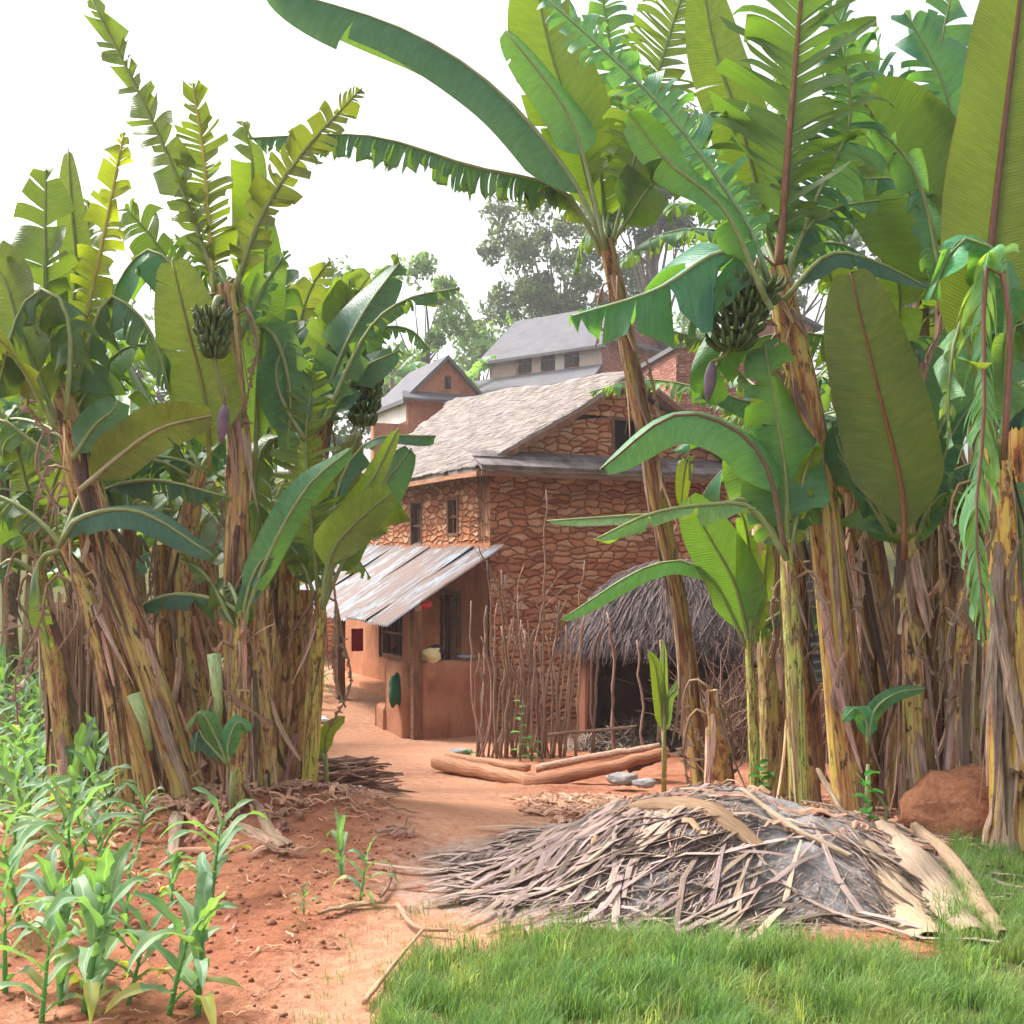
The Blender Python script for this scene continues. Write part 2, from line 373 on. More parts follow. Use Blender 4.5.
def m_grass(name, c1, c2, tr, amt=.4):
    t = NT(name); c = t.mix(t.ramp(t.noise(t.coord('Object'), 2.6, 4), [(.35, 0.), (.65, 1.)]), c1, c2); c = t.mix(1., c, t.col(), 'MULTIPLY')
    tc = t.mix(1., tr, t.col(), 'MULTIPLY')
    return t.leafy(c, tc, .5, None, amt, .3)
M['grass'] = m_grass('grass_blade', (.07, .17, .05), (.16, .25, .08), (.24, .42, .08))
M['corn'] = m_grass('maize_leaf', (.12, .25, .13), (.25, .37, .24), (.27, .52, .08), .38)
M['bush'] = m_grass('bush_leaf', (.05, .15, .045), (.09, .22, .06), (.16, .34, .05), .35)
M['far'] = m_grass('tree_leaf', (.06, .11, .045), (.12, .17, .07), (.20, .30, .08), .35)

# ------------------------------------------------------------------ ground: one sheet to the horizon
def dpath(x, y): return abs(x - interp(PATH, y)) / interp(PATHW, y)
def grassk(x, y):
    """1 where the grass strip grows in the near right corner"""
    e = 4.78 + .12 * math.sin(3 * x) + .10 * noise.noise(V((x * 2, y * 2, 3)))
    if x > 1.75: e += (x - 1.75) * 2.2
    l = -.46 + .10 * noise.noise(V((y * 3, x, 9))) + max(0, (y - 4.4)) * .1
    return sstep(e + .12, e - .12, y) * sstep(l - .06, l + .08, x) if True else 0
def fieldk(x, y):
    return sstep(-2.2, -3.2, x + .07 * (y - 7)) * sstep(6.2, 7.4, y) * sstep(26, 20, y)
def ghf(x, y):
    z = gz(x, y)
    if y < 14 and abs(x) < 6:
        d = dpath(x, y); k = sstep(.6, 1.3, d)
        n = noise.fractal(V((x * 1.3, y * 1.3, 0)), 1.0, 2.0, 4); n2 = noise.fractal(V((x * 7, y * 7, 5)), .9, 2.1, 3)
        z += k * (.035 * n + .016 * n2) - (1 - k) * .02 + (1 - k) * .006 * n2
        z += .16 * math.exp(-(((x + 1.55 - (y - 7.2) * .1) / .95) ** 2 + ((y - 7.4) / 1.0) ** 2))      # raised earth round the left stems
    return z
def axis(parts):
    out = [parts[0][0]]
    for a, b, st in parts:
        n = max(1, int(round((b - a) / st)))
        out += [a + (b - a) * i / n for i in range(1, n + 1)]
    return out
xs = axis([(-1500, -300, 300), (-300, -40, 26), (-40, -6, 2), (-6, -4, .2), (-4, 4, .05), (4, 7, .25), (7, 41, 2), (41, 300, 26), (300, 1500, 300)])
ys = axis([(-60, 0, 12), (0, 3.4, .4), (3.4, 9, .045), (9, 14, .12), (14, 30, .4), (30, 80, 2.5), (80, 300, 20), (300, 2400, 300)])
g = MB(); ids = [[g.add((x, y, ghf(x, y))) for x in xs] for y in ys]
me_mask = []
for j, y in enumerate(ys[:-1]):
    for i, x in enumerate(xs[:-1]):
        d = dpath(x, y) if y < 27 else 3
        gk = grassk(x, y) if y < 9 else 0
        gk = max(gk, .8 * fieldk(x, y), sstep(26, 30, y), sstep(6, 9, abs(x)) if y > 3 else 0)
        ak = math.exp(-(((x - 1.0) / 1.5) ** 2 + ((y - 5.9) / .95) ** 4))
        g.col = (sstep(1.75, .35, d), min(1, ak * 1.4), gk)
        g.face((ids[j][i], ids[j][i + 1], ids[j + 1][i + 1], ids[j + 1][i]))
ground = tag(g.build('ground', M['soil']), 'bare red earth yard with a pale trodden path', None, None, 'structure')

# ------------------------------------------------------------------ stone house
PSI = R(26.5); gd = V((math.cos(PSI), math.sin(PSI), 0)); fd = V((-math.sin(PSI), math.cos(PSI), 0)); UP = V((0, 0, 1))
C0 = V((-.325, 17., 0))
def H(s, a, z): return C0 + fd * s + gd * a + UP * z       # s back along the long wall, a along the gable wall (minus = out to the porch)
GB = -1.15; EV = 2.93
def wall_poly(mb, pts, u, o=None):
    """flat polygon wall with metric UV along direction u"""
    o = o or pts[0]; i = [mb.add(p) for p in pts]; mb.face(i, [((p - o).dot(u), p.z) for p in pts])
def solid_wall(mb, pa, pb, z0, z1, th, u, nout, holes=()):
    """wall between two ground points, rectangular holes given as (d0,d1,za,zb) along the wall; real thickness inward"""
    L = (pb - pa).length; ds = sorted({0, L, *[h[0] for h in holes], *[h[1] for h in holes]}); zs = sorted({z0, z1, *[h[2] for h in holes], *[h[3] for h in holes]})
    for a, b in zip(ds, ds[1:]):
        for c, d in zip(zs, zs[1:]):
            if any(h[0] <= a and b <= h[1] and h[2] <= c and d <= h[3] for h in holes): continue
            m = [(a, c), (b, c), (b, d), (a, d)]
            wall_poly(mb, [pa + u * x + UP * y for x, y in m], u, V((0, 0, 0)))
            wall_poly(mb, [pa + u * x + UP * y - nout * th for x, y in reversed(m)], u, V((0, 0, 0)))
    for h in list(holes) + [(0, L, z0, z1)]:
        c4 = [(h[0], h[2]), (h[1], h[2]), (h[1], h[3]), (h[0], h[3])]
        for k in range(4):
            p, q = c4[k], c4[(k + 1) % 4]
            A = pa + u * p[0] + UP * p[1]; B = pa + u * q[0] + UP * q[1]
            i = [mb.add(x) for x in (A, B, B - nout * th, A - nout * th)]
            mb.face(i, [(0, 0), ((B - A).length, 0), ((B - A).length, th), (0, th)])
house = empty('stone_house', H(0, 0, -1), 'red rubble stone house with a grey slate roof and a tin porch', 'house')
HO = house.location
LEN, WID = 6.6, 4.72
front = MB(HO)   # long wall towards the porch
solid_wall(front, H(0, 0, 0), H(LEN, 0, 0), GB, EV - .02, .45, fd, -gd, [(1.15, 1.60, 1.98, 2.60), (2.66, 3.20, 1.75, 2.62), (.95, 1.75, -.93, 1.12), (3.5, 4.6, -.15, .72)])
front.build('wall', M['stone'], house, False)
gab = MB(HO); gc = WID / 2; PK = 4.44
solid_wall(gab, H(-.003, 0, 0), H(-.003, WID, 0), GB, EV - .05, .45, gd, -fd)
# gable triangle, window hole at gc-.1
wx0, wx1, wz0, wz1 = 2.10, 2.85, 3.28, 3.84
def zr(a): return EV + (PK - EV) * (1 - abs(a - gc) / gc)
cols = [0, .6, 1.3, wx0, gc, wx1, 3.4, 4.1, WID]
for a, b in zip(cols, cols[1:]):
    for z0, z1 in (((EV - .05), wz0), (wz0, wz1), (wz1, 9)):
        if z0 == wz0 and a >= wx0 and b <= wx1: continue
        pts = []
        ta, tb = min(z1, zr(a) - .04), min(z1, zr(b) - .04)
        if ta <= z0 and tb <= z0: continue
        poly = [(a, z0), (b, z0), (b, max(tb, z0)), (a, max(ta, z0))]
        poly = [q for k, q in enumerate(poly) if q != poly[k - 1]]
        if len(poly) >= 3: wall_poly(gab, [H(0, x, y) for x, y in poly], gd, V((0, 0, 0)))
gab.build('gable_wall', M['stone'], house, False)
sd_ = MB(HO); solid_wall(sd_, H(.4, WID, 0), H(LEN, WID, 0), GB, EV - .05, .4, fd, gd); solid_wall(sd_, H(LEN, .4, 0), H(LEN, WID - .4, 0), GB, EV + .3, .4, gd, fd); sd_.build('rear_wall', M['stone'], house, False)
# roof: two planes of individually laid slates
RL = 6.5
def rp(side, s, q, lift=0.):
    """roof point: q 0 at ridge, 1 at eave"""
    rise = .40 * max(0, s) / 6.2
    zr_, ze = PK + .12 + rise, EV + .04
    slope = zr_ + (ze - zr_) * q + .05 * math.sin(q * 3.1) * -1
    a = gc + side * (gc + .33) * q
    return H(s, a, slope + lift + .03 * math.sin(s * 1.9 + q * 2) * (1 - q) + .02 * noise.noise(V((s * 1.4, q * 3, side))))
rf = MB(HO)
for side in (-1, 1):
    n = 14 if side < 0 else 8
    rows = [[rp(side, -.30 + (RL + .3) * i / 22, q / n) for q in range(n + 1)] for i in range(23)]
    rf.grid(rows, lambda i, j: (i * .3, j * .25)); rf.grid([[p - UP * .09 for p in r] for r in rows], lambda i, j: (i * .3, j * .25), True)
    for e in (0, 22):
        rf.grid([[p for p in rows[e]], [p - UP * .09 for p in rows[e]]])
    rf.grid([[r[-1] for r in rows], [r[-1] - UP * .09 for r in rows]])
roof = rf.build('roof', M['slate'], house, False)
sl_ = MB(HO)
NR = 32
for side in (-1, 1):
    for r in range(NR):
        q0 = r / NR; s = -.32 + random.random() * .2
        while s < RL:
            wd = random.uniform(.14, .36); q1 = q0 + random.uniform(1.25, 1.6) / NR
            if q1 > 1.03: q1 = 1.03
            t1 = .008 + random.random() * .012
            v_ = random.uniform(.72, 1.02); sl_.col = (v_, v_ * random.uniform(.93, 1.03), v_ * random.uniform(.88, 1.05))
            j = [random.uniform(-.02, .02) for _ in range(6)]
            A, B = rp(side, s, q0, .004 + .004 * random.random()), rp(side, s + wd, q0, .004)
            Cc, D = rp(side, s + wd + j[0], q1 + j[2] * .4, t1), rp(side, s + j[1], q1 + j[3] * .4, t1)
            i = [sl_.add(p) for p in (A, B, Cc, D, Cc - UP * .018, D - UP * .018, A - UP * .01, B - UP * .01)]
            u = random.random() * 8
            sl_.face((i[0], i[1], i[2], i[3])); sl_.face((i[3], i[2], i[4], i[5])); sl_.face((i[1], i[7], i[4], i[2])); sl_.face((i[0], i[3], i[5], i[6]))
            s += wd - .01
sl_.build('roof_slates', M['slate'], roof, False)
# barge boards on the near gable and eave board
bb = MB(HO)
for side in (-1, 1):
    for k in range(6):
        a, b = rp(side, -.32, k / 6, -.10), rp(side, -.32, (k + 1) / 6, -.10)
        d = (b - a) * .5; bb.box((a + b) / 2 + d * 0, d * 1.001, UP * .045, fd * -.02)
bb.build('barge_board', M['wood'], house, False)
eb = MB(HO)
for k in range(8):
    a, b = rp(-1, -.3 + k * .85, 1, -.12), rp(-1, -.3 + (k + 1) * .85, 1, -.12); eb.box((a + b) / 2, (b - a) * .5, UP * .035, gd * .03)
eb.build('eave_board', M['timber'], house, False)
# pent strip across the gable wall
pr = MB(HO); 
rows = [[H(-.01, -.30 + (WID + .7) * i / 16, EV + .27), H(-.62, -.42 + (WID + .9) * i / 16, EV - .0 + .02 * noise.noise(V((i * .7, 0, 0))))] for i in range(17)]
pr.grid(rows); pr.grid([[p - UP * .06 for p in r] for r in rows], None, True); pr.grid([[r[1] for r in rows], [r[1] - UP * .06 for r in rows]])
pr.grid([[rows[0][0], rows[0][1]], [rows[0][0] - UP * .06, rows[0][1] - UP * .06]])
a = -.42
while a < WID + .4:
    wd = random.uniform(.14, .26); v_ = random.uniform(.5, .85); pr.col = (v_, v_ * .97, v_ * 1.04)
    for r in range(2):
        t0, t1 = (0, .55) if r == 0 else (.5, 1.03)
        P0 = lambda x, t, l: H(-.01, x, EV + .27 + l).lerp(H(-.64, x - .03, EV + .0 + l), t)
        lift = .05 if r == 0 else .03
        i = [pr.add(p) for p in (P0(a, t0, .02), P0(a + wd, t0, .02), P0(a + wd, t1, lift), P0(a, t1, lift), P0(a + wd, t1, lift - .03), P0(a, t1, lift - .03))]
        pr.face((i[0], i[1], i[2], i[3])); pr.face((i[3], i[2], i[4], i[5]))
    a += wd - .004
pr.build('pent_roof', M['slate'], house, False)
pb = MB(HO); pb.box((H(-.60, -.42, EV - .10) + H(-.60, WID + .45, EV - .10)) / 2, gd * (WID + .87) / 2, UP * .035, fd * .02)
for k in range(12): pb.box(H(-.32, k * .42, EV - .05), gd * .025, UP * .03, fd * .28)
pb.build('pent_beam', M['wood'], house, False)
# openings
def window(parent, o, u, nout, w_, h_, off, bars=2, mat='wood', depth=.12, mid=True, shut=False, solid=False):
    """o = lower left corner on the wall face; u along; frame proud 3 mm"""
    f = MB(off); t = .05; c = nout * .004
    for du, dz, lu, lz in ((w_ / 2, t / 2, w_ / 2, t / 2), (w_ / 2, h_ - t / 2, w_ / 2, t / 2), (t / 2, h_ / 2, t / 2, h_ / 2 - t), (w_ - t / 2, h_ / 2, t / 2, h_ / 2 - t)):
        f.box(o + u * du + UP * dz + c - nout * .05, u * lu, UP * lz, nout * .06)
    if solid: c = nout * .05
    if mid: f.box(o + u * w_ / 2 + UP * h_ * .5 - nout * (-.02 if solid else .04), u * (w_ / 2 - t), UP * .02, nout * .015)
    for k in range(bars):
        f.box(o + u * (w_ * (k + 1) / (bars + 1)) + UP * h_ / 2 - nout * (-.03 if solid else .045), u * .010, UP * (h_ / 2 - t), nout * .008)
    fr = f.build('window', M[mat], parent, False)
    d = MB(off); d.box(o + u * w_ / 2 + UP * h_ / 2 - nout * (-.004 if solid else .30), u * w_ * .5, UP * h_ * .5, nout * .01)  # near-black sheet standing in for the unlit room behind the opening
    d.build('dark_backing', M['dark'], fr, False); return fr
window(house, H(1.15, 0, 1.98), fd, -gd, .45, .62, HO)
window(house, H(2.66, 0, 1.75), fd, -gd, .54, .87, HO, 1)
window(house, H(0, wx0, wz0), gd, -fd, wx1 - wx0, wz1 - wz0, HO, 0, mid=False)
window(house, H(3.5, 0, -.15), fd, -gd, 1.1, .87, HO, 2)
dr = MB(HO); o = H(.95, 0, -.93)
for du, dz, lu, lz in ((.04, 1.025, .04, 1.025), (.76, 1.025, .04, 1.025), (.4, 2.01, .32, .04)):
    dr.box(o + fd * du + UP * dz + gd * .06, fd * lu, UP * lz, gd * .07)
df = dr.build('door', M['wood'], house, False)
dp = MB(HO)
for k in range(5): dp.box(o + fd * (.15 + k * .128) + UP * .98 + gd * .10, fd * .06, UP * .97, gd * (.015 + .003 * (k % 2)))
dp.col = (.8, .8, .8); dp.build('door_leaf', M['wood'], df, False)
# mud plaster on the lower wall, under the porch
mp_ = MB(HO); q = -gd * .05
def plaster(s0, s1, z0, z1):
    n = max(2, int((s1 - s0) / .25)); mp_.grid([[H(s0 + (s1 - s0) * i / n, 0, z0 + (z1 - z0) * j / 4) - gd * (.05 + .02 * noise.noise(V((i * .7, j * .9, s0)))) for j in range(5)] for i in range(n + 1)], lambda i, j: (i * .2, j * .3))
plaster(-.05, .93, GB, 1.85); plaster(1.77, 3.45, GB, 1.85); plaster(4.65, LEN, GB, 1.2); plaster(.93, 1.77, 1.14, 1.85); plaster(3.45, 4.65, GB, -.18); plaster(3.45, 4.65, .74, 1.8)
mp_.build('mud_plaster', M['mud'], house)
bn = MB(HO); bn.col = (.95, .9, .85)      # low mud bench along the wall
bn.grid([[H(s, 0, GB), H(s, -.42, GB), H(s, -.40, -.62), H(s, -.05, -.60)] for s in (1.9, 3., 4., 5.2, 6.5)]); bn.build('mud_bench', M['mud'], house)
# porch tin roof
ps = -.35; pw = 1.78
def pp(s, p): return H(s, -p, 1.80 - .62 * p * (1.0) + .012 * s)
sheets = [(-.38, .55, 0), (.47, 1.4, .012), (1.32, 2.3, -.006), (2.2, 3.15, .010), (3.05, 4.0, -.004), (3.9, 4.85, .008), (4.75, 5.7, -.004)]
tr_ = None
tin = MB(HO)
for (a, b, lf) in sheets:
    n = int((b - a) / .0225); rows = []; bump = random.uniform(-.02, .03); ext = random.uniform(-.05, .06); top = random.choice([.0, .06, .12])
    for i in range(n + 1):
        s = a + (b - a) * i / n; rows.append([pp(s + (bump * p), -top + (pw + ext + top) * p) + UP * (lf + .020 * math.sin(s * 2 * math.pi / .09) + .012 * math.sin(p * 5 + a * 3)) for p in (0, .25, .5, .75, 1.)])
    u0 = random.random() * 20
    tin.grid(rows, lambda i, j: (u0 + i * .0225, j * .5 + u0))
    tin.grid([[p - UP * .006 for p in r] for r in rows], lambda i, j: (u0 + i * .0225, j * .5), True)
tin.build('tin_sheet', M['tin'], house)
ps_ = MB(HO)
def post(mb, s, p, z0, z1, hw=.065):
    mb.box(H(s, -p, (z0 + z1) / 2), gd * hw, fd * hw, UP * (z1 - z0) / 2)
for s, p, zt in ((-.22, 1.26, .93), (3.45, 1.18, .98), (5.5, 1.18, 1.0)):
    m_ = MB(HO); post(m_, s, p, GB, zt); m_.build('porch_post', M['wood'], house, False)
bm_ = MB(HO)
for p in (1.26, .1):
    a, b = pp(-.3, p) - UP * .09, pp(5.6, p) - UP * .09; bm_.box((a + b) / 2, (b - a) / 2, UP * .045, gd * .05)
for s in (-.2, .8, 1.9, 3., 4., 5.):
    a, b = pp(s, .02) - UP * .04, pp(s, 1.7) - UP * .04; bm_.tube([a, b], .028, 7)
bm_.build('porch_beam', M['timber'], house, False)
# near parapet of the porch: rounded mud panel between post and corner
pa = MB(HO); pa.col = (.86, .82, .86)
def slab(mb, A, B, nn, z0, z1, th, seg=8):
    u = (B - A).normalized(); prof = []
    for i in range(seg + 1):
        c = A.lerp(B, i / seg); row = []
        for x, z in ((th / 2, z0), (th / 2, z1 - .08), (th / 2 - .025, z1 - .02), (th / 2 - .08, z1), (-th / 2 + .08, z1), (-th / 2 + .025, z1 - .02), (-th / 2, z1 - .08), (-th / 2, z0)):
            row.append(c + nn * (x + .012 * noise.noise(V((i * .8, z * 2, x * 9)))) + UP * (z + .012 * noise.noise(V((i * .9, z, 4)))))
        prof.append(row)
    i_ = mb.grid(prof)
    for e in (0, -1): mb.face(i_[e])
slab(pa, H(-.16, -1.20, 0), H(-.16, -.02, 0), -fd, GB, .16, .22)
slab(pa, H(-.02, -1.26, 0), H(.72, -1.26, 0), -gd, GB, .12, .24)
slab(pa, H(.70, -1.28, 0), H(1.05, -1.28, 0), -gd, GB, -.55, .26)
pa.build('porch_parapet', M['mud'], house)
# things on and round the porch
def blob(name, c, r, mat, label, cat, col=(1, 1, 1), sx=1, sy=1, sz=1, rough=.25, group=None, seed=0):
    m_ = MB(V(c)); m_.col = col; n = 14; rows = []
    for i in range(n + 1):
        th = math.pi * i / n; row = []
        for k in range(n + 1):
            ph = 2 * math.pi * (k % n) / n; d = V((math.sin(th) * math.cos(ph), math.sin(th) * math.sin(ph), -math.cos(th)))
            q = 1 + rough * noise.fractal(d * 1.6 + V((seed, 0, 0)), 1, 2, 3); row.append(V(c) + V((d.x * sx, d.y * sy, d.z * sz)) * r * q)
        rows.append(row)
    m_.grid(rows, lambda i, j: (i / n, j / n)); o = m_.build(name, M[mat]); tag(o, label, cat, group); return o
blob('cloth_bundle', H(-.16, -1.0, .24), .13, 'cloth', 'cream cloth bundle lying on the red mud parapet beside the porch post', 'bundle', (.75, .68, .35), 1.2, .9, .8, .4)
blob('dark_bundle', H(.0, -.85, .28), .12, 'cloth', 'dark brown cloth lump behind the cream bundle on the parapet', 'bundle', (.05, .03, .03), 1.2, .9, .8, .4)
pl = MB(H(-.16, -.45, .165)); rows = []
for r_, z in ((.001, .012), (.08, .012), (.13, .035), (.14, .05), (.135, .05), (.08, .02), (.001, .02)):
    rows.append([pl.off + V((r_ * math.cos(k * math.pi / 10), r_ * math.sin(k * math.pi / 10), z)) for k in range(21)])
pl.col = (.45, .55, .9); pl.grid(rows); tag(pl.build('steel_plate', M['white']), 'bluish white plate lying on the porch parapet', 'plate')
blob('green_bag', H(.15, -1.44, -.27), .13, 'cloth', 'dark green bag hanging on the left end of the mud parapet', 'bag', (.02, .11, .05), .8, .8, 1.7, .45, seed=3)
blob('red_rag', H(-.24, -1.12, .97), .055, 'cloth', 'small red rag tied on top of the near porch post', 'rag', (.75, .05, .06), 1.5, .9, .9, .6, seed=5)
blob('plastic_bag', G(321, 722) + UP * .03, .10, 'cloth', 'white plastic bag dropped on the path beside the left clump', 'bag', (.85, .88, .95), 1.2, 1, .5, .5, seed=8)
rc = MB(H(3.5, -1.02, .9)); rc.col = (.45, .015, .02)
rc.grid([[H(3.55, -.95 + .22 * i / 4, .42 - .3 * j / 5 * 1.3) + fd * .02 * math.sin(i * 2) for j in range(6)] for i in range(5)]); tag(rc.build('red_cloth', M['cloth']), 'red cloth hanging behind the far porch post', 'cloth')
# far yard wall of stone
fw = empty('yard_wall', V((-4.9, 24.5, -.7)), 'low red stone wall closing the far end of the yard', 'wall')
m_ = MB(fw.location); solid_wall(m_, V((-9.5, 23.2, 0)), V((-2.6, 25.4, 0)), -.9, .75, .4, (V((-2.6, 25.4, 0)) - V((-9.5, 23.2, 0))).normalized(), V((.3, -.95, 0)).normalized()); m_.build('stone_course', M['stone'], fw, False)

# ------------------------------------------------------------------ houses further up the hill
def far_house(name, label, px, py_eave, Y, ang, wid, lng, rise, base, wallmat, over=.35, col=(1, 1, 1), lean=None, hip=False, roofm='farroof'):
    """corner nearest to us at px; gable wall runs right along ang"""
    a_ = R(ang); g_ = V((math.cos(a_), math.sin(a_), 0)); f_ = V((-math.sin(a_), math.cos(a_), 0)); c = P(px, py_eave, Y); ez = c.z; c.z = 0
    o = empty(name, V((c.x, c.y, base)), label, 'house'); off = o.location
    Hh = lambda s, a, z: c + f_ * s + g_ * a + UP * z
    m = MB(off); m.col = col
    solid_wall(m, Hh(0, 0, 0), Hh(lng, 0, 0), base, ez, .3, f_, -g_); m.build('side_wall', M[wallmat], o, False)
    m = MB(off); m.col = col; pts = [Hh(-.01, 0, base), Hh(-.01, wid, base), Hh(-.01, wid, ez), Hh(-.01, wid / 2, ez + rise), Hh(-.01, 0, ez)]
    wall_poly(m, pts, g_, V((0, 0, 0))); pts2 = [p + f_ * (lng - .01) for p in reversed(pts)]; wall_poly(m, pts2, g_, V((0, 0, 0))); m.build('gable_wall', M[wallmat], o, False)
    m = MB(off)
    k = over / (wid / 2); hp = wid * .35 if hip else 0
    for sgn in (-1, 1):
        top0, top1 = Hh(-over, wid / 2, ez + rise + .1), Hh(lng + over - hp, wid / 2, ez + rise + .1)
        lo0, lo1 = Hh(-over, wid / 2 + sgn * (wid / 2 + over), ez - rise * k + .1), Hh(lng + over, wid / 2 + sgn * (wid / 2 + over), ez - rise * k + .1)
        n = 10; rows = [[top0.lerp(top1, i / n).lerp(lo0.lerp(lo1, i / n), j / 4) + UP * .04 * noise.noise(V((i, j, sgn))) for j in range(5)] for i in range(n + 1)]
        L = (top1 - top0).length; m.grid(rows, lambda i, j: (i / n * L, j * .8)); m.grid([[p - UP * .14 for p in r] for r in rows], None, True)
        m.grid([[r[-1] for r in rows], [r[-1] - UP * .14 for r in rows]]); m.grid([rows[0], [p - UP * .14 for p in rows[0]]])
    if hip:
        i = [m.add(p) for p in (Hh(lng + over - hp, wid / 2, ez + rise + .1), Hh(lng + over, -over, ez), Hh(lng + over, wid + over, ez))]; m.face(i)
    m.build('roof', M[roofm], o, False)
    return o, Hh, f_, g_, ez
# house with orange gable, left
oB, HB, fB, gB, eB = far_house('plastered_house', 'orange plastered house with a grey slate roof, behind the left bananas', 408, 396, 36, 24, 2.55, 3.4, 1.25, 0, 'mud', .22, (.95, 1.0, 1.1))
window(oB, HB(-.01, 1.22, eB + .30), gB, -fB, .22, .42, oB.location, 0, mid=False, solid=True)
m_ = MB(oB.location); m_.col = (1, 1, 1); m_.box(HB(1.7, -.02, eB - .5), fB * 1.6, UP * .28, gB * .01); m_.build('white_panel', M['white'], oB, False)
m_ = MB(oB.location)
rows = [[HB(-.02, -.2 + 3.1 * i / 6, eB + .16), HB(-.55, -.35 + 3.3 * i / 6, eB - .12)] for i in range(7)]; m_.grid(rows, lambda i, j: (i * .5, j * .5)); m_.grid([[p - UP * .08 for p in r] for r in rows]); m_.grid([[r[1] for r in rows], [r[1] - UP * .08 for r in rows]]); m_.build('pent_roof', M['farroof'], oB, False)
m_ = MB(oB.location); m_.col = (.9, .95, 1.); solid_wall(m_, HB(-.9, -1.4, 0), HB(-.9, 1.0, 0), 0, eB - 1.0, .3, gB, -fB); m_.build('lower_wall', M['mud'], oB, False)
# tall brick house, centre
oC, HC, fC, gC, eC = far_house('tall_brick_house', 'tall pink brick house with attic windows, highest on the hill', 603, 340, 52, 50, 5.0, 6.8, 2.1, 4.0, 'brick', .45, (1.35, 1.0, .95))
for i, s in enumerate((1.35, 2.75, 4.15)):
    window(oC, HC(s, -.02, eC - 1.02), fC, -gC, .80, .92, oC.location, 2, solid=True)
for s, l, c in ((.66, .62, (.66, .56, .54)), (2.45, .27, (.75, .73, .74)), (3.85, .28, (.62, .48, .46)), (5.85, .75, (.62, .48, .46))):
    m_ = MB(oC.location); m_.col = c; m_.box(HC(s, -.02, eC - .60), fC * l, UP * .48, gC * .012); m_.build('wall_panel', M['white'], oC, False)
m_ = MB(oC.location); n = 8
rows = [[HC(.0 + 7.8 * i / n, -.03, eC - 1.08), HC(-.25 + 8.4 * i / n, -1.7, eC - 2.35)] for i in range(n + 1)]
m_.grid(rows, lambda i, j: (i, j * 2)); m_.grid([[p - UP * .12 for p in r] for r in rows]); m_.grid([[r[1] for r in rows], [r[1] - UP * .12 for r in rows]]); m_.grid([rows[0], [p - UP * .12 for p in rows[0]]]); m_.build('lean_to_roof', M['farroof'], oC, False)
m_ = MB(oC.location); m_.col = (.9, .85, .85); solid_wall(m_, HC(.1, -1.4, 0), HC(7.6, -1.4, 0), 3.5, eC - 2.2, .3, fC, -gC); m_.build('lean_to_wall', M['brick'], oC, False)
m_ = MB(oC.location)
rows = [[HC(-.02, -.3 + 4.6 * i / 6, eC + .28), HC(-.50, -.45 + 4.9 * i / 6, eC + .0)] for i in range(7)]; m_.grid(rows, lambda i, j: (i * .5, j * .5)); m_.grid([[p - UP * .08 for p in r] for r in rows]); m_.grid([[r[1] for r in rows], [r[1] - UP * .08 for r in rows]]); m_.build('pent_roof', M['farroof'], oC, False)
oD, HD, fD, gD, eD = far_house('square_brick_house', 'red brick house with a low roof, seen between the right banana stems', 676, 348, 33, 10, 3.0, 4.5, .35, 0, 'brick', .12, (1.1, 1., 1.))
oE, HE, fE, gE, eE = far_house('small_pink_house', 'small pink house half hidden behind the fruiting banana plant', 755, 322, 44, 20, 2.6, 3, .5, 2.0, 'mud', .3, (.9, .8, 1.2))
m_ = MB(oD.location); m_.col = (.9, .9, .9); window(oD, HD(-.01, 1.7, 4.6), gD, -fD, .5, .7, oD.location, 1, solid=True)

